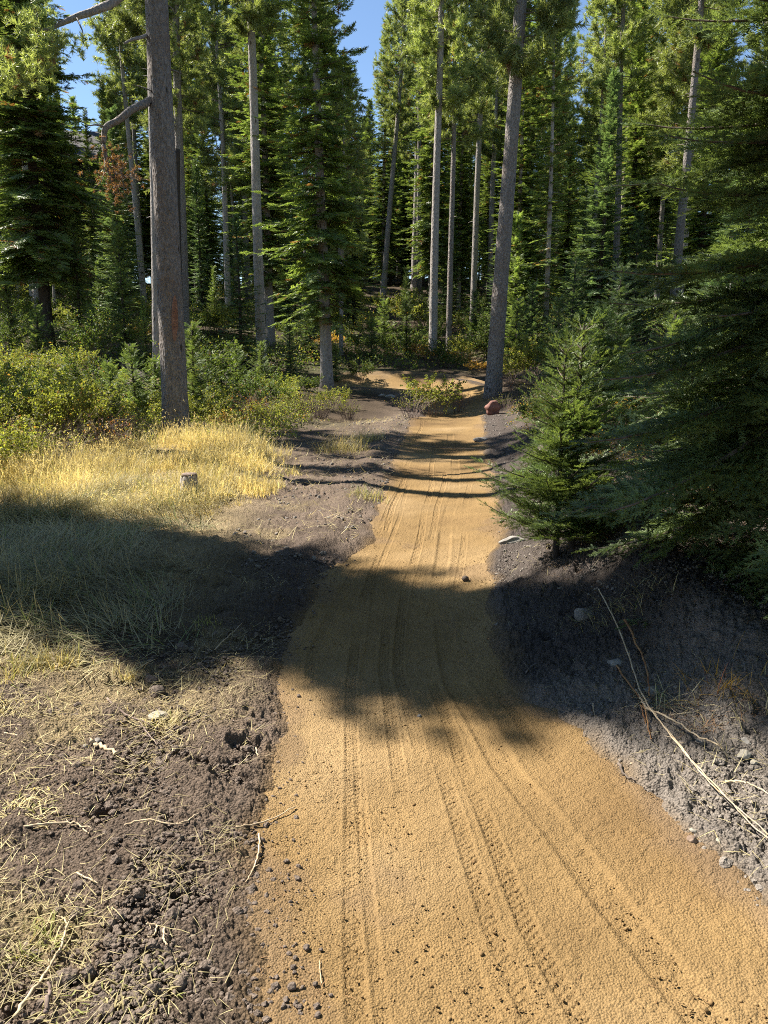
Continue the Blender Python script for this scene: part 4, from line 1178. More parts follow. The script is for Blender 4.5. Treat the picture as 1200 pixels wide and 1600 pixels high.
for i, (px, row, me, s, lab) in enumerate(((205, 545, SH_G[0], 1.3, 'bright yellow-green bush just left of the thin grey pine trunk'), (170, 530, SH_G[1], 1.1, 'yellow-green bush left of the bright one by the thin grey pine'),
        (350, 530, SH_G[2], 1.3, 'yellow leafy bush in the dark between the brown pine and the slim straight pine'), (440, 630, SH_G[0], .8, 'yellow-leaved bush between the slim straight pine and the big fir'),
        (465, 650, SH_B[1], .9, 'twiggy bush in front of the big fir'), (395, 665, SH_B[0], 1.0, 'rust-brown twiggy bush right of the scarred pine'),
        (350, 672, SH_Y[1], .8, 'low rusty-leaved bush right of the scarred pine'), (430, 668, SH_B[1], .9, 'grey twiggy bush at the edge of the bare soil'),
        (500, 655, SH_B[1], 1.0, 'twiggy bush right of the foot of the big fir'), (525, 640, SH_G[1], .8, 'small leafy bush between the big fir and the bend'),
        (545, 655, SH_B[1], .8, 'low grey bush beside the shaded soil left of the bend'), (560, 600, SH_D[0], .9, 'dark bush at the left end of the orange bend'),
        (390, 640, SH_G[1], .8, 'light green bush behind the rust-brown twigs'), (480, 620, SH_D[0], .8, 'dark green bush in front of the foot of the big fir'),
        (650, 558, SH_Y[0], 1.0, 'golden bush left of the straight pine above the bend'), (668, 562, SH_Y[1], 1.0, 'orange bush at the foot of the straight pine above the bend'),
        (695, 565, SH_Y[0], .9, 'orange bush right of the straight pine above the bend'), (718, 572, SH_Y[1], 1.1, 'low golden bush above the right part of the bend'),
        (745, 582, SH_Y[0], .8, 'golden bush between the bend and the large brown pine'), (705, 575, SH_D[0], .7, 'green bush on the bank above the bend'),
        (600, 500, SH_G[2], 1.3, 'sunlit young bush at the foot of the pine that leans right'), (575, 530, SH_G[1], 1.3, 'pale bush on the dark slope above the left end of the bend'),
        (630, 520, SH_G[2], 1.5, 'bright broad-leaved bush lit up on the dark slope above the bend'), (655, 510, SH_D[1], 1.4, 'tall dark leafy bush on the slope behind the straight pine'),
        (715, 520, SH_G[1], 1.3, 'light green bush between the reddish pine and the pale leaning pine'), (795, 600, SH_G[0], 1.0, 'yellow-leaved bush just right of the large brown pine'),
        (812, 625, SH_B[0], 1.1, 'bare thorny bush behind the red rock'), (830, 600, SH_G[2], 1.2, 'tall light green bush right of the large brown pine'),
        (842, 650, SH_B[1], 1.0, 'twiggy bush between the red rock and the young firs'), (790, 640, SH_B[1], .7, 'little twiggy bush touching the red rock'))):
    shrub_at(px, row, me, s, lab)
for (px, row, k, s, lab) in ((303, 655, 0, 1.35, 'slender young fir just right of the scarred pine'), (345, 640, 1, 1.3, 'bluish young fir in the sun right of the slender one'),
        (372, 630, 1, 1.5, 'young fir below the slim straight pine, left of its foot'), (408, 610, 0, .9, 'young fir right in front of the slim straight pine'),
        (215, 660, 0, 1.1, 'bushy young fir left of the scarred pine'), (180, 655, 1, 1.3, 'young fir between the left thicket and the scarred pine'), (245, 650, 1, 1.3, 'young fir tucked in behind the scarred pine'),
        (455, 600, 2, .8, 'young fir in the shade left of the big fir'), (525, 600, 0, .8, 'small young fir just right of the big fir trunk'), (580, 560, 0, 1.0, 'small young fir on the bank left above the bend'),
        (60, 560, 1, 1.7, 'young fir in front of the bare trunk at the left edge'), (20, 545, 0, 1.5, 'young fir at the left edge beneath the big dark fir'), (150, 560, 0, 1.2, 'young fir right of the bare trunk, in sun'),
        (600, 545, 0, 1.3, 'pale young fir glowing in the sun on the dark slope'), (760, 560, 1, 1.6, 'young fir behind the large brown pine'), (830, 560, 2, 1.2, 'dense young fir under the ragged yellow-green fir'),
        (805, 575, 0, 1.5, 'young fir right of the large brown pine, behind the yellow bush'), (870, 610, 2, 1.1, 'young fir behind the twin firs beside the trail'), (935, 640, 2, 1.0, 'young fir right behind the twin firs'),
        (890, 560, 2, 1.5, 'young fir in the sun below the dark bushy fir'), (960, 600, 2, 1.5, 'young fir below the two close grey pines'), (1040, 640, 0, 1.5, 'young fir glimpsed between the branches of the big dark fir'),
        (1100, 650, 2, 1.2, 'young fir behind the trunk of the big dark fir'), (485, 560, 2, 1.2, 'young fir in the dark behind the big fir'), (740, 545, 2, 1.0, 'young fir between the pale leaning pine and the large brown pine')):
    sap_at(px, row, k, s, lab)
# undergrowth of the hillside, shrub by shrub
def scatter_under(n, region, meshes, labelf, smin, smax, group, name='shrub', mind=.5):
    k = 0; t = 0; pts = []
    while k < n and t < n * 60:
        t += 1; x, y = region()
        d, hw, _, _ = trail_at(np.array([x]), np.array([y]))
        if abs(d[0]) < hw[0] + .55 and -12 < x < 12 and y < 30: continue
        if any((a - x) ** 2 + (b - y) ** 2 < mind ** 2 for a, b in pts): continue
        pts.append((x, y)); k += 1
        px_ = 600 + FPX * x / y
        if 'slope' in group: zz_ = ' ' + zone_of(px_) + (', near' if y < 28 else ', far up')
        elif y < 20: zz_ = ', ' + ('nearest rows' if y < 13 else ('middle rows' if y < 16 else 'back rows')) + (' at the left' if px_ < 140 else (' at the right' if px_ > 1040 else ''))
        shrub_at(0, 0, rf.choice(meshes), rf.uniform(smin, smax), labelf + zz_, group=group + zz_, xy=(x, y), wide=rf.uniform(.9, 1.2), name=name)
def reg_slope():
    while True:
        y = 18 + 34 * rf.random() ** 1.3; x = rf.uniform(-.55, .55) * y
        px = 600 + FPX * x / y
        if x > -4 and x < 4.2 and y < 27: continue
        if 560 < px < 700 and 36 < y < 47: continue
        return x, y
scatter_under(110, reg_slope, SH_D + SH_D + SH_G[:1] + SH_Y[:1], 'leafy slope bush', .7, 1.4, 'slope bushes')
def reg_r():
    y = rf.uniform(5.5, 17); return rf.uniform(max(1.9, .2 * y), .5 * y + 1.5), y
scatter_under(34, reg_r, SH_D + SH_G + SH_Y + SH_B, 'low bush among the firs right of the trail', .35, .75, 'low bushes among the firs on the right', mind=.6)
def reg_l():
    y = rf.uniform(14.5, 20); return rf.uniform(-9, -2.2), y
scatter_under(34, reg_l, SH_G + SH_D + SH_B, 'mixed green bush behind the scarred pine', .5, 1.0, 'mixed bushes behind the scarred pine', mind=.6)
def reg_l2():
    y = rf.uniform(11.5, 20); return rf.uniform(-.6 * y - 1, -.36 * y), y
scatter_under(30, reg_l2, SH_G + SH_G + SH_B[1:], 'yellow-green bush of the left thicket', .8, 1.25, 'yellow-green bushes of the left thicket', mind=.6)

# low leafy cover on the forest floor: nobody could count it
print('cover')
def cover(name, n, region, ls0, ls1, hmax, mat, label, cl=26, sp=.16):
    r = np.random.default_rng(len(name)); m = n // cl
    cx, cy = region(r, m); m = len(cx)
    x = np.repeat(cx, cl) + r.normal(size=m * cl) * sp; y = np.repeat(cy, cl) + r.normal(size=m * cl) * sp
    hh = np.repeat(r.uniform(.3, 1, m), cl) * hmax * r.random(m * cl) * np.exp(-((x - np.repeat(cx, cl)) ** 2 + (y - np.repeat(cy, cl)) ** 2) / (2 * sp * sp) * .35)
    d, hw, _, _ = trail_at(x, y); e = np.abs(d) - hw
    k = (e > .35) | (y > 31) | (np.abs(x) > 11.9)
    x = x[k]; y = y[k]; hh = hh[k]; n = len(x); g = Geo()
    a = np.clip(np.repeat(r.normal(.5, .22, m), cl)[k] + r.normal(size=n) * .18, 0, 1); a[r.random(n) < .05] = 1.5
    stamp(g, *LEAF, np.stack([x, y, H(x, y) + .02 + hh], 1), r.normal(size=(n, 3)) + [0, 0, .25], np.tile([0, 0, 1.], (n, 1)) + r.normal(size=(n, 3)) * .6, r.uniform(ls0, ls1, n), a)
    link(name, g.mesh(name, mat, False), label=label, cat='ground cover', kind='stuff')
def rg_slope(r, m):
    y = 17 + 38 * r.random(m * 2) ** 1.25; x = r.uniform(-.58, .58, m * 2) * y; px = 600 + FPX * x / y
    k = ~((x > -2.5) & (x < 4.2) & (y < 26.5)) & ~((px > 585) & (px < 665) & (y > 37) & (y < 46)) & (fbm(x, y, .25, 3, 55) > -.35)
    return x[k][:m], y[k][:m]
def rg_right(r, m):
    y = 5 + 13 * r.random(m * 3); x = r.uniform(1.6, 9, m * 3); d, hw, _, _ = trail_at(x, y)
    k = (x < .55 * y + 1) & (np.abs(d) - hw > .7) & (fbm(x, y, .6, 3, 57) > -.2); return x[k][:m], y[k][:m]
def rg_left(r, m):
    y = 12 + 8 * r.random(m * 3); x = r.uniform(-11, -1.6, m * 3)
    k = (x > -.6 * y - 1) & (x < -.6 - .1 * (y - 10)) & (fbm(x, y, .6, 3, 58) > -.3) & ~poly_in(x, y, [(-5.3, 9.3), (-1.2, 8.3), (-1.3, 10.2), (-1.9, 12.), (-3.4, 12.8), (-5., 12.)]); return x[k][:m], y[k][:m]
def poly_in(px, py, poly):
    inside = np.zeros(len(px), bool); j = len(poly) - 1
    for i in range(len(poly)):
        xi, yi = poly[i]; xj, yj = poly[j]
        inside ^= ((yi > py) != (yj > py)) & (px < (xj - xi) * (py - yi) / (yj - yi + 1e-12) + xi); j = i
    return inside
cover('low_green_cover', 90000, rg_slope, .05, .12, .7, M_LEAFD, 'low dark leafy plants covering the wooded slope beyond the bend', 40, .35)
cover('light_green_cover', 36000, rg_slope, .05, .11, .9, M_LEAF, 'patches of light green leaves on the wooded slope beyond the bend', 60, .30)
cover('leafy_cover_right', 26000, rg_right, .02, .05, .25, M_LEAFD, 'low leafy plants under the firs right of the trail')
cover('autumn_cover_right', 9000, rg_right, .02, .045, .2, M_GOLD, 'yellowing low plants under the firs right of the trail')
cover('leafy_cover_left', 34000, rg_left, .03, .06, .45, M_LEAF, 'low yellow-green plants between the left bushes and around the scarred pine')

# ================================================================== grass and litter
print('grass')
def blades(g, r, x, y, z, h, wd, az, lean, curl, a):
    """blade of three segments: base, a first and second bend, tip"""
    n = len(x)
    d = np.stack([np.cos(az), np.sin(az), np.zeros(n)], 1); s = np.stack([-np.sin(az + r.normal(size=n) * .8), np.cos(az), np.zeros(n)], 1); s = nrm(s)
    B = np.stack([x, y, z], 1); V = np.zeros((n, 7, 3))
    for i, u in enumerate((0, .35, .7, 1.0)):
        th = lean + curl * u
        up = np.cos(th) * u * h; out = np.sin(th) * u * h
        c = B + d * out[:, None] + np.array([0, 0, 1.0]) * up[:, None]
        ww = (wd * (1, .9, .6, 0)[i])[:, None] * .5
        if i < 3: V[:, 2 * i] = c - s * ww; V[:, 2 * i + 1] = c + s * ww
        else: V[:, 6] = c
    T = np.array([(0, 1, 3), (0, 3, 2), (2, 3, 5), (2, 5, 4), (4, 5, 6)])
    TT = (T[None] + (np.arange(n) * 7)[:, None, None]).reshape(-1, 3)
    g.add(V.reshape(-1, 3), TT, np.repeat(a, 7))
def poly_in(px, py, poly):
    inside = np.zeros(len(px), bool); j = len(poly) - 1
    for i in range(len(poly)):
        xi, yi = poly[i]; xj, yj = poly[j]
        inside ^= ((yi > py) != (yj > py)) & (px < (xj - xi) * (py - yi) / (yj - yi + 1e-12) + xi); j = i
    return inside
GOLD = [(-5.3, 9.3), (-4.3, 7.9), (-2.9, 7.3), (-1.65, 7.0), (-1.2, 8.3), (-1.3, 10.2), (-1.9, 12.0), (-3.4, 12.8), (-4.5, 11.4), (-5.0, 10.4)]
r = np.random.default_rng(81)
def tufted(r, n, x0, x1, y0, y1, ok, tuft_n=14, spread=.05):
    m = n // tuft_n
    cx = r.uniform(x0, x1, m * 3); cy = r.uniform(y0, y1, m * 3); k = ok(cx, cy); cx = cx[k][:m]; cy = cy[k][:m]
    x = np.repeat(cx, tuft_n) + r.normal(size=len(cx) * tuft_n) * spread; y = np.repeat(cy, tuft_n) + r.normal(size=len(cx) * tuft_n) * spread
    return x, y, np.repeat(np.arange(len(cx)), tuft_n)
g = Geo()
x, y, ti = tufted(r, 42000, -6.0, -1.0, 6.8, 13.5, lambda a, b: poly_in(a + .5 * fbm(a, b, 1.1, 3, 5), b + .4 * fbm(a, b, 1.3, 3, 8), GOLD) & (r.random(len(a)) < .12 + .88 * sst(-.35, .15, fbm(a, b, 1.5, 3, 6))))
hh = (.14 + .42 * r.random(ti.max() + 1) ** 1.5)[ti] * r.uniform(.5, 1.2, len(x)) * (.5 + .5 * sst(-.4, .4, fbm(x, y, 1.1, 3, 7)))
hh = hh * (1 - .45 * sst(-2.0, -1.2, x)) * (.35 + .65 * sst(7.0, 9.0, y))
a = np.clip(r.normal(.55, .25, len(x)), 0, 1); a = np.where(r.random(ti.max() + 1)[ti] < .07, 1.5, a)
blades(g, r, x, y, H(x, y) - .01, hh, r.uniform(.0035, .0075, len(x)), (r.uniform(0, 6.28, ti.max() + 1)[ti] * .3 + r.uniform(0, 6.28, len(x)) * .7), np.abs(r.normal(.12, .14, len(x))), np.abs(r.normal(.45, .35, len(x))), a)
# seed heads on thin stalks
k = r.choice(len(x), 2200, replace=False)
az = r.uniform(0, 6.28, 2200); hs_ = hh[k] * 1.25 + .06
blades(g, r, x[k], y[k], H(x[k], y[k]), hs_, np.full(2200, .003), az, np.full(2200, .15), np.full(2200, .25), np.full(2200, .8))
th = .15 + .25
P = np.stack([x[k] + np.cos(az) * np.sin(th) * hs_, y[k] + np.sin(az) * np.sin(th) * hs_, H(x[k], y[k]) + np.cos(th) * hs_], 1)
stamp(g, *tuft(r, 7, .12), P, np.stack([np.cos(az) * .5, np.sin(az) * .5, np.ones(2200)], 1), r.normal(size=(2200, 3)), np.full(2200, .045), np.full(2200, .95))
link('golden_grass', g.mesh('golden_grass', M_STRAW, False), label='tall golden dry grass glowing in the sun in front of the scarred pine', cat='dry grass', kind='stuff')

g = Geo()
def laid_ok(a, b):
    return ((a < -1.2 - .12 * (b - 4) - .35 * sst(.0, .5, fbm(a, b, 1.1, 3, 15))) & (b > 3.5 - .0 * a + .5 * fbm(a, b, .9, 2, 16)) & (a > -.62 * b))
x, y, ti = tufted(r, 46000, -5.5, -.9, 3.2, 8.6, lambda a, b: laid_ok(a, b) & (r.random(len(a)) < .35 + .65 * sst(-.25, .25, fbm(a, b, 1.6, 3, 17))) & (r.random(len(a)) < .3 + .7 * sst(-1.2, -2.2, a)), 16, .07)
az = (vnoise(x * .9, y * .9, 61) * 7.0) + r.normal(size=len(x)) * .8
ln = np.clip(r.normal(1.28, .25, len(x)), .3, 1.62)
ln = np.where(r.random(len(x)) < .05, r.uniform(.1, .7, len(x)), ln)
a = np.clip(r.normal(.45, .28, len(x)), 0, 1); a = np.where(r.random(ti.max() + 1)[ti] < .10, 1.5, a)
blades(g, r, x, y, H(x, y) + .015 + .05 * r.random(len(x)) ** 2, r.uniform(.08, .28, len(x)), r.uniform(.003, .006, len(x)), az, ln, r.normal(.12, .15, len(x)), a)
link('laid_grass', g.mesh('laid_grass', M_STRAWG, False), label='flattened dry grass lying in swathes on the left, mostly in shade', cat='dry grass', kind='stuff')

g = Geo()   # single straws and root fibres in the soil
def litter(n, region, l0, l1, w0, w1):
    x, y = region(r, n); n = len(x)
    d, hw, _, _ = trail_at(x, y)
    k = np.abs(d) > hw * 1.02; x = x[k]; y = y[k]; n = len(x)
    blades(g, r, x, y, H(x, y) + .012 + .02 * r.random(n) , r.uniform(l0, l1, n), r.uniform(w0, w1, n), r.uniform(0, 6.28, n), np.clip(r.normal(1.42, .2, n), .5, 1.6), r.normal(.05, .25, n), np.clip(r.normal(.6, .3, n), 0, 1))
def reg_l3(r, n):
    y = 1.25 + 4.2 * r.random(n * 4) ** 1.3; x = -r.random(n * 4) * y * .56 - .1
    k = (fbm(x, y, 2.2, 4, 61) + .4 * sst(-.6, -2, x) > .05) & (r.random(n * 4) < .8); return x[k][:n], y[k][:n]
litter(4000, reg_l3, .02, .11, .0012, .003)
def reg_l4(r, n):
    y = 1.25 + 4.2 * r.random(n) ** 1.3; return -r.random(n) * y * .56 - .1, y
litter(1500, reg_l4, .02, .10, .001, .0025)
litter(1300, reg_right, .02, .12, .001, .0025)
def reg_l5(r, n):
    y = r.uniform(6, 17, n); return r.uniform(-3, .5, n), y
litter(3500, reg_l5, .05, .2, .003, .006)
link('straw_litter', g.mesh('straw_litter', M_STRAW, False), label='pale bits of straw and root strewn over the bare soil beside the trail', cat='straw litter', kind='stuff')

M_NLIT = mat_leaf('needle_litter', (.16, .085, .04), (.34, .20, .10), (.10, .05, .025), .1, .7, .2, 1.0, (1., 1., .8))
def reg_nl(r, n):
    y = 2.8 + 9 * r.random(n * 3) ** 1.4; x = r.uniform(.9, 6, n * 3); d, hw, _, _ = trail_at(x, y)
    k = (x < .6 * y + .6) & (np.abs(d) - hw > .25) & (fbm(x, y, 1.3, 3, 63) + .5 * sst(.9, 2.2, x) > .1); return x[k][:n], y[k][:n]
g = Geo(); litter(16000, reg_nl, .015, .06, .0018, .0035)
link('needle_litter', g.mesh('needle_litter', M_NLIT, False), label='rusty fallen needles and bits of twig on the ground under the firs at right', cat='needle litter', kind='stuff')
g = Geo()
def reg_tn(r, n):
    y = 1.3 + 9 * r.random(n * 3) ** 1.5; x = r.uniform(-1, 1.8, n * 3); d, hw, _, _ = trail_at(x, y)
    k = (np.abs(d) < hw * .98) & (r.random(n * 3) < .15 + 1.2 * (np.abs(d) / hw) ** 3); return x[k][:n], y[k][:n]
x, y = reg_tn(r, 420); n = len(x)
blades(g, r, x, y, surf(x, y) + .006, r.uniform(.012, .05, n), r.uniform(.0012, .0025, n), r.uniform(0, 6.28, n), np.full(n, 1.5), r.normal(0, .1, n), r.random(n))
link('trail_needles', g.mesh('trail_needles', M_NLIT, False), label='scattered fallen needles and straws lying on the dirt trail', cat='needle litter', kind='stuff')

def grass_clump(px, row, n, h, label, mat=M_STRAW, spread=.12, lay=.3, a=.6, green=.1, name='grass_tuft', wd=.004, xy=None):
    r = np.random.default_rng(abs(int(px * 7 + row)))
    cx, cy = xy if xy else gp(px, row)
    x = np.clip(r.normal(size=n), -1.7, 1.7) * spread; y = np.clip(r.normal(size=n), -1.7, 1.7) * spread
    g = Geo(); z0 = Hs(cx, cy); z = H(x + cx, y + cy) - z0
    aa = np.clip(r.normal(a, .2, n), 0, 1); aa = np.where(r.random(n) < green, 1.5, aa)
    blades(g, r, x, y, z, h * r.uniform(.5, 1.1, n), wd * r.uniform(.7, 1.3, n), r.uniform(0, 6.28, n), np.abs(r.normal(lay, .3, n)), np.abs(r.normal(.5, .4, n)), aa)
    return link(name, g.mesh(name, mat, False), label=label, cat='grass tuft', loc=(cx, cy, z0))
for (px, row, n, h, lab, kw) in ((535, 705, 500, .35, 'yellow grass tuft left of the trail before its crest', dict(spread=.22)), (570, 690, 350, .30, 'pale yellow grass tuft right at the left edge of the trail near its crest', dict(spread=.18)),
        (575, 780, 160, .18, 'small greenish grass tuft at the left trail edge', dict(green=.5)), (415, 715, 400, .3, 'brownish grass tuft at the right end of the golden grass', dict(spread=.2)),
        (30, 1055, 260, .13, 'greenish yellow grass tuft in the sun at the left edge', dict(green=.35, spread=.09)), (90, 1040, 220, .14, 'dry straw tuft on the soil just right of the greenish tuft', dict(spread=.06)),
        (15, 1110, 200, .09, 'matted pale tuft at the left edge below the greenish one', dict(lay=1.0, spread=.1)), (25, 1265, 220, .07, 'matted straw tuft at the left edge near the long root', dict(lay=1.1, spread=.08)),
        (200, 1065, 60, .10, 'thin bent tuft at the lower edge of the large shadow', dict(spread=.02)), (260, 1130, 90, .09, 'wispy straw tuft behind the pale flat stone', dict(lay=.8, spread=.05)),
        (60, 1480, 160, .06, 'greenish tuft low at the left edge', dict(green=.4, lay=.8, spread=.05)), (150, 1580, 260, .05, 'yellow matted grass at the bottom left corner', dict(lay=1.2, spread=.08)),
        (250, 1530, 160, .04, 'flat yellowish tuft on the soil near the bottom', dict(lay=1.2, spread=.06)), (1040, 1100, 60, .16, 'loose dry grass tuft under the big dark fir', dict(lay=.9, spread=.06, mat=M_STRAWG)), (1130, 1085, 60, .18, 'rusty upright grass tuft beneath the right edge fir', dict(spread=.07, mat=M_GOLD)),
        (320, 985, 50, .12, 'thin green tuft growing alone in the large shadow', dict(green=.8, spread=.05)), (970, 960, 140, .16, 'dry tuft on top of the shaded cut bank', dict(lay=.9)), (1165, 1120, 60, .10, 'short rusty tuft at the right edge', dict())):
    grass_clump(px, row, n, h, lab, **kw)

# ================================================================== rocks, sticks, stump
print('details')
def rock(px, row, wpx, label, mat=M_ROCK, seed=1, flat=.6, name='rock', asp=1.0, sink=.3, cat='rock', base=None, tilt=0.0):
    r = np.random.default_rng(seed)
    x, y = gp(px, row); V, T = base or ICO3
    if True:
        # facets: cut the ball by a dozen planes
        N = nrm(r.normal(size=(11, 3))); dd = r.uniform(.62, .95, 11)
        for n_, d_ in zip(N, dd):
            q = V @ n_; V = np.where((q > d_)[:, None], V - (q - d_)[:, None] * n_ * .93, V)
        V = V * (1 + .05 * np.sin(V @ (r.normal(size=3) * 6))[:, None] + .02 * r.normal(size=(len(V), 1)) * .6)
    s = wpx / 2 / FPX * (y / math.cos(PITCH))
    V = V * [s * asp, s, s * flat]
    g = Geo(); g.add(V, T)
    z = float(surf(np.array([x]), np.array([y]))[0])
    o = link(name, g.mesh(name, mat, True), label=label, cat=cat, loc=(x, y, z + s * flat * (1 - 2 * sink)))
    o.rotation_euler = (tilt, 0, r.uniform(-.5, .5)); return o
rock(769, 648, 26, 'red rounded rock at the foot of the large brown pine', M_ROCKR, 3, 1.0, sink=.15)
rock(247, 1122, 32, 'pale flat stone lying on the dark soil', M_ROCKP, 4, .35, sink=.2, cat='stone', name='stone')
rock(152, 1160, 15, 'small rounded grey stone left of the pale flat one', M_ROCK, 5, .7, cat='stone', name='stone')
rock(133, 1168, 10, 'smallest stone of the pair on the soil at left', M_ROCK, 6, .7, cat='stone', name='stone')
rock(1162, 1188, 24, 'pale stone on the grey soil near the right edge', M_ROCKP, 7, .8, sink=.25, cat='stone', name='stone')
rock(1178, 1196, 13, 'small pale stone touching the larger one near the right edge', M_ROCKP, 8, .8, sink=.25, cat='stone', name='stone')
rock(1164, 1168, 20, 'grey stone just above the pale one near the right edge', M_ROCK, 9, .8, sink=.25, cat='stone', name='stone')
rock(1081, 1322, 20, 'brown stone with a pale top at the right edge of the golden dirt', M_ROCKB, 10, .7, sink=.2, cat='stone', name='stone')
rock(1082, 1305, 14, 'whitish stone resting behind the brown one at the edge of the golden dirt', M_ROCKP, 11, .7, sink=.1, cat='stone', name='stone')
rock(1122, 1322, 15, 'upright pale chip on the grey soil', M_ROCKP, 12, .9, asp=.6, sink=.2, cat='stone', name='stone')
rock(962, 1168, 11, 'little pale stone where the golden dirt meets the grey soil', M_ROCKP, 13, .8, cat='stone', name='stone')
rock(914, 965, 42, 'round earthy lump half buried in the shaded cut bank', M_CLODR, 14, .7, sink=.42, base=ICO3)
rock(962, 1040, 38, 'angular flat slab sticking out of the shaded bank', M_ROCK, 15, .45, sink=.3)
rock(1018, 1085, 24, 'bluish grey stone under the branches of the big dark fir', M_ROCK, 16, .7, sink=.3)
rock(800, 850, 34, 'light grey rock breaking through the bank at the right trail edge', M_ROCK, 17, .6, sink=.35, asp=1.3)
rock(752, 690, 18, 'dark rock at the right edge of the trail before the crest', M_ROCK, 18, .5, sink=.3, asp=1.4)
rock(610, 622, 16, 'pale rock on the inner edge of the bend', M_ROCKP, 19, .5, sink=.3)
rock(596, 620, 11, 'smaller pale rock beside the one on the inner edge of the bend', M_ROCKP, 20, .6, sink=.3)
rock(655, 1141, 8, 'tiny pebble on the golden dirt at the edge of the large shadow', M_ROCK, 21, .7, cat='pebble', name='pebble', sink=.15)
for i, (px, row, w_, lab) in enumerate(((480, 1513, 13, 'dark soil clod lying on the trail, topmost of the bottom left cluster'), (502, 1520, 8, 'small dark clod just right of the topmost one'), (433, 1550, 12, 'dark clod nearest to the soil edge in the bottom left cluster'),
        (457, 1564, 17, 'largest dark clod on the golden dirt'), (493, 1567, 11, 'dark clod right of the largest one'), (414, 1582, 13, 'dark clod at the very bottom by the soil edge'), (467, 1104, 8, 'dark crumb on the trail at the left end of the large shadow'),
        (430, 1118, 10, 'dark clod at the left trail edge below the large shadow'), (727, 920, 12, 'dark clod in the shaded part of the trail'), (468, 924, 9, 'dark clod in the shade near the left trail edge'))):
    rock(px, row, w_, lab, M_CLOD, 30 + i, .8, 'soil_clod', sink=.15, cat='clod', base=ICO2)
for i, (px, row, w_, lab) in enumerate(((235, 1068, 26, 'large earth clod at the upper rim of the sunlit soil'), (245, 1085, 30, 'broad earth clod with a dark hollow below it'), (120, 1200, 22, 'earth clod beside a dark hole on the left soil'), (285, 1015, 24, 'earth clod just inside the large shadow'),
        (120, 1432, 26, 'blocky earth clod in the lower left soil'), (270, 1435, 30, 'rounded earth clod in the middle of the lower left soil'), (105, 1530, 40, 'heavy dark clod near the bottom left corner'), (285, 1545, 34, 'dark clod above the bottom matted grass'), (370, 1430, 24, 'clod at the left rim of the golden dirt'))):
    rock(px, row, w_, lab, M_CLOD, 50 + i, .75, 'soil_clod', sink=.35, cat='clod', base=ICO3)

def stick(pts, r0, label, mat=M_DRY, name='stick', lift=.012, r1=None, cat='stick', fork=None, arch=0.0):
    P = []
    for p in pts:
        if len(p) == 2:
            x, y = gp(*p); P.append((x, y, float(surf(np.array([x]), np.array([y]))[0]) + lift))
        else: P.append(tuple(pt(*p)))
    P = np.array(P)
    Q = _spline(P, 6) if len(P) > 2 else np.linspace(P[0], P[-1], 6)
    Q[:, 2] += arch * np.sin(np.linspace(0, math.pi, len(Q)))
    rs = np.random.default_rng(int(abs(pts[0][0] * 13 + pts[0][1])))
    Q = Q + rs.normal(size=Q.shape) * r0 * .35
    g = Geo(); V, T = tube(Q - Q[0], np.linspace(r0, r1 if r1 is not None else r0 * .45, len(Q)), 7, .12, rs); g.add(V, T)
    for k_ in range(max(1, len(Q) // 7)):
        i = rs.integers(2, len(Q) - 1); d = nrm(rs.normal(size=3) * [1, 1, .5] + [0, 0, .3]) * r0 * rs.uniform(4, 10)
        V, T = tube([Q[i] - Q[0], Q[i] - Q[0] + d * .6, Q[i] - Q[0] + d], [r0 * .4, r0 * .3, r0 * .12], 4); g.add(V, T)
    if fork:
        for f in fork:
            x0 = Q[int(f[0] * (len(Q) - 1))]; xe, ye = gp(f[1], f[2]); e = np.array([xe, ye, float(surf(np.array([xe]), np.array([ye]))[0]) + lift])
            V, T = tube(np.array([x0, (x0 + e) / 2 + [0, 0, .01], e]) - Q[0], [r0 * .6, r0 * .4, r0 * .2], 5); g.add(V, T)
    return link(name, g.mesh(name, mat, True), label=label, cat=cat, loc=tuple(Q[0]))
stick([(992, 1088), (1004, 1112), (1016, 1128), (1050, 1147), (1088, 1168), (1112, 1178), (1128, 1184)], .0052, 'thick pale stick crossing the others on the grey soil at right', lift=.03, arch=.02)
stick([(935, 930), (962, 985), (985, 1050), (1002, 1105), (1030, 1150), (1068, 1200), (1120, 1255), (1165, 1300), (1205, 1335)], .0042, 'long thin stick running down to the right edge, lower one of the pair', lift=.028, arch=.03)
stick([(1010, 1112), (1030, 1148), (1058, 1182), (1090, 1225), (1130, 1262), (1205, 1325)], .0038, 'long thin stick running down to the right edge, upper one of the pair', lift=.03, arch=.025)
stick([(975, 985), (992, 1030), (1008, 1070), (1014, 1105)], .006, 'dark stick in the shade above the stick pile', M_RUST, lift=.05, arch=.03)
stick([(962, 1055), (985, 1085), (1003, 1115), (1012, 1150), (1016, 1175)], .0045, 'rusty bark strip hanging from the stick pile', M_RUST, lift=.04)
stick([(1000, 1110), (1008, 1135), (1012, 1165)], .0035, 'short orange splinter under the stick pile', M_RUST, lift=.02)
stick([(1048, 1126), (1062, 1122), (1080, 1121)], .004, 'short pale stick at the shadow edge right of the pile', lift=.015)
stick([(984, 1200), (1010, 1199), (1040, 1199)], .004, 'straight pale twig lying level below the stick pile', lift=.015)
stick([(1132, 1229), (1160, 1235), (1185, 1245), (1210, 1262)], .004, 'curved pale root at the right edge', lift=.02)
stick([(955, 1158), (970, 1158), (1000, 1155)], .003, 'thin pale straw left of the stick pile', lift=.012)
stick([(966, 1200), (975, 1220), (992, 1230)], .006, 'short dark twig at the edge of the golden dirt', M_WOOD)
stick([(926, 1108), (928, 1122), (934, 1140)], .003, 'thin bright straw in the shaded bank', lift=.02)
stick([(838, 1040), (820, 1057)], .008, 'stubby dark twig lying in the shade at the right trail edge', M_WOOD)
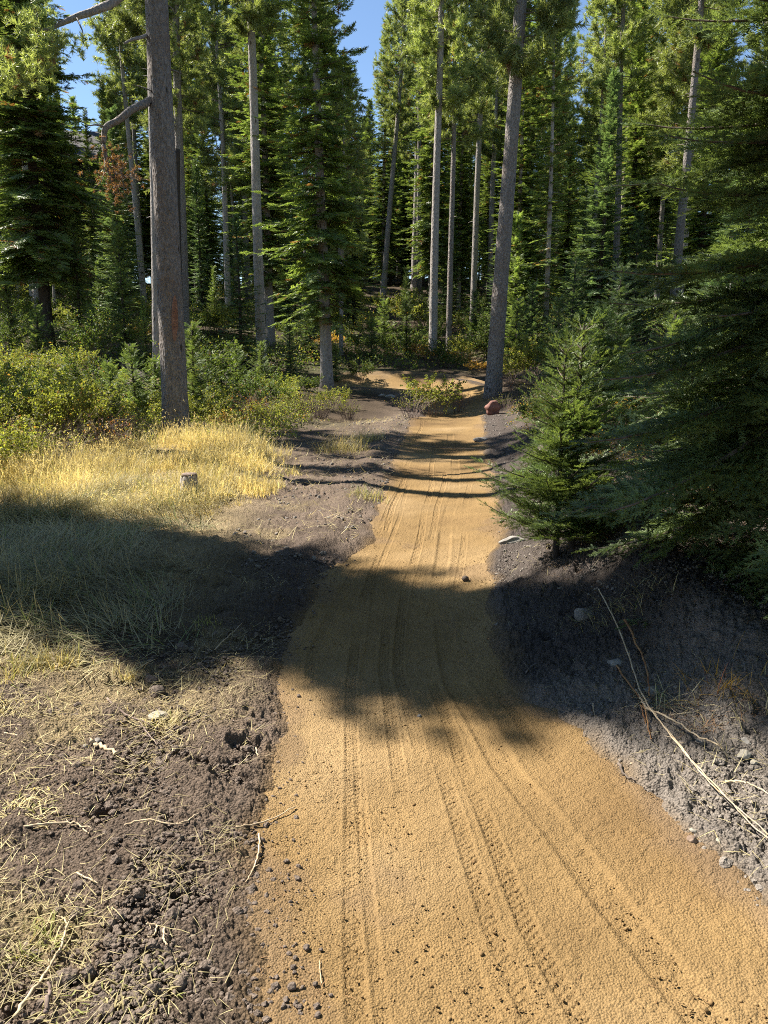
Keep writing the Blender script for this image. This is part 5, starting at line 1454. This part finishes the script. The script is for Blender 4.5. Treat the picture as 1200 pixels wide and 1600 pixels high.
stick([(-20, 1297), (25, 1299), (60, 1298), (95, 1296), (118, 1294), (128, 1302), (140, 1312)], .0045, 'long pale root lying level at the left edge', lift=.015, fork=[(.85, 150, 1308)])
stick([(195, 1297), (230, 1292), (265, 1297), (290, 1293), (305, 1285), (325, 1274)], .0035, 'wavy pale root in the middle of the left soil', lift=.015)
stick([(25, 1605), (50, 1565), (78, 1522), (98, 1490), (106, 1462), (98, 1448)], .005, 'forked pale root curving up from the bottom left corner', lift=.02, fork=[(.75, 118, 1445)])
stick([(8, 1152), (40, 1162), (90, 1172)], .0045, 'lower one of two pale sticks near the left edge', lift=.015)
stick([(5, 1142), (45, 1140), (86, 1142)], .0045, 'upper one of two pale sticks near the left edge', lift=.015)
stick([(168, 1100), (195, 1124), (215, 1132), (228, 1150), (246, 1172)], .005, 'dark branching twig left of the pale flat stone', M_STEM, lift=.02, fork=[(.4, 245, 1148), (.3, 190, 1133)])
stick([(142, 1164), (160, 1172), (180, 1181)], .010, 'thick weathered root stub on the left soil', lift=.008, r1=.006)
stick([(250, 1000), (251, 970), (249, 945)], .004, 'thin twig lying in the large shadow, pointing away', lift=.03)
stick([(336, 1022), (358, 1000), (379, 979)], .0035, 'thin slanted twig in the large shadow', lift=.02)
stick([(82, 1028), (88, 1045), (90, 1055)], .010, 'short weathered root end beside the dry straw tuft', lift=.03)
stick([(145, 1032), (152, 1038)], .006, 'tiny pale wood chip below the large shadow', lift=.01)
stick([(406, 1312), (404, 1345), (396, 1365), (384, 1386)], .0035, 'curved pale root along the left rim of the golden dirt', lift=.012)
stick([(370, 1300), (420, 1298), (462, 1290)], .0035, 'straight pale twig lying across the left rim of the golden dirt', lift=.010)
stick([(230, 1452), (245, 1460), (240, 1470), (232, 1475)], .003, 'bent rootlet in the lower left soil', lift=.012)
stick([(258, 1462), (256, 1475), (262, 1486)], .004, 'short crooked rootlet in the lower left soil', lift=.012)
stick([(120, 1375), (140, 1380), (155, 1390)], .003, 'thin arched rootlet below the long wavy root', lift=.015)
stick([(75, 1600), (78, 1575), (80, 1555)], .007, 'broken grey stub standing at the bottom left', M_STEM, lift=.03)
stick([(503, 1570), (501, 1555), (500, 1538)], .002, 'tiny straw on the trail among the dark clods', lift=.006)
stick([(400, 1175), (405, 1188), (430, 1185)], .003, 'thin rootlet at the left trail edge below the shadow', lift=.015)
stick([(365, 1132), (375, 1150), (392, 1168)], .0045, 'dark twig on the soil near the left trail edge', M_STEM, lift=.015)
stick([(495, 694), (525, 690), (533, 680)], .012, 'crooked fallen twig between the grass tufts left of the crest', M_STEM, lift=.03)
stick([(600, 690), (625, 697), (760, 704)], .008, 'long thin stick lying across the trail before its crest', M_WOOD, lift=.012)

# stump in the golden grass
x, y = gp(297, 775)
o = empty('tree_stump', on(x, y), 'small weathered grey stump half hidden in the golden grass', 'stump')
r = np.random.default_rng(91); P = np.array([(0, 0, z) for z in np.linspace(-.05, .26, 8)])
V, T = tube(P, [.13, .115, .10, .095, .09, .088, .088, .085], 14, .10, r); g = Geo(); g.add(V, T); link('stump_side', g.mesh('stump_side', M_BARKG), o)
V, T = tube([(0, 0, .255), (0, 0, .275)], [.085, .078], 14, .05, r); g = Geo(); g.add(V, T); link('cut_top', g.mesh('cut_top', M_STEM), o)

# fallen logs on the slopes
def log(px, row, px2, row2, rad, label, mat=M_BARKG):
    x, y = gp(px, row); x2, y2 = gp(px2, row2)
    u = np.linspace(0, 1, 12)[:, None]
    Q = np.array([x, y, 0]) * (1 - u) + np.array([x2, y2, 0]) * u; Q[:, 2] = H(Q[:, 0], Q[:, 1]) + rad * .8
    Q[:, 2] = np.linspace(Q[0, 2], Q[-1, 2], 12)
    r = np.random.default_rng(int(px)); V, T = tube(Q - Q[0], np.linspace(rad, rad * .6, 12), 12, .06, r); g = Geo(); g.add(V, T)
    link('fallen_log', g.mesh('fallen_log', mat), label=label, cat='log', loc=tuple(Q[0]))
log(150, 545, 232, 600, .14, 'dark fallen log slanting down behind the sunny thicket', M_BARKD)
log(600, 437, 680, 428, .12, 'fallen log on the bare patch of the far slope')
log(1020, 690, 1130, 668, .07, 'dark fallen stem behind the small bluish fir', M_BARKD)

# ---- dark lodge among the trees at upper left
print('lodge')
M_WALL = mat_simple('dark_boards', (.028, .024, .028), (.05, .042, .046), 6, .8)
M_ROOFM = mat_simple('dark_roof', (.03, .028, .03), (.055, .05, .05), 9, .7)
M_TRIM = mat_simple('grey_trim', (.12, .11, .11), (.18, .17, .17), 9, .7)
def mat_glass():
    m = bpy.data.materials.new('window_glass'); t, new, L = nodes_of(m)
    p = new('ShaderNodeBsdfPrincipled'); p.inputs['Base Color'].default_value = (.03, .05, .08, 1); p.inputs['Roughness'].default_value = .05; p.inputs['Specular IOR Level'].default_value = .9
    o = new('ShaderNodeOutputMaterial'); L(p.outputs[0], o.inputs['Surface']); return m
M_GLASS = mat_glass()
def boxm(name, x0, x1, y0, y1, z0, z1, mat, parent):
    V = np.array([(x, y, z) for x in (x0, x1) for y in (y0, y1) for z in (z0, z1)], float)
    Q = np.array([(0, 1, 3, 2), (4, 6, 7, 5), (0, 4, 5, 1), (2, 3, 7, 6), (0, 2, 6, 4), (1, 5, 7, 3)])
    return link(name, mesh_np(name, V, Q, mat, smooth=False), parent)
lx, ly = -26.5, 58.0; lz = Hs(lx, ly) - 1.0
lod = empty('lodge', (lx, ly, lz), 'dark wooden lodge mostly hidden behind the firs at upper left', 'lodge', rz=R(8))
boxm('wall', -5.5, 5.5, 0, 8, 0, 9.6, M_WALL, lod)
V = np.array([(-6.3, -.9, 9.3), (6.3, -.9, 9.3), (6.3, 8.9, 9.3), (-6.3, 8.9, 9.3), (-6.3, 4, 12.2), (6.3, 4, 12.2),
              (-6.3, -.9, 9.6), (6.3, -.9, 9.6), (6.3, 8.9, 9.6), (-6.3, 8.9, 9.6), (-6.3, 4, 12.5), (6.3, 4, 12.5)])
T = np.array([(6, 7, 11, 10), (8, 9, 10, 11), (1, 0, 4, 5), (3, 2, 5, 4), (0, 1, 7, 6), (2, 3, 9, 8), (0, 6, 10, 4), (4, 10, 9, 3), (1, 5, 11, 7), (2, 8, 11, 5)])
link('roof', mesh_np('roof', V, T, M_ROOFM, smooth=False), lod)
for i, wx in enumerate((-4.2, -1.6, 1.0, 3.6)):
    for wz in (2.2, 5.0, 7.4):
        f = boxm('window', wx - .62, wx + .62, -.07, -.003, wz, wz + 1.5, M_TRIM, lod)
        boxm('pane', wx - .52, wx + .52, -.085, -.073, wz + .1, wz + 1.4, M_GLASS, f)
print('objects', len(bpy.data.objects))
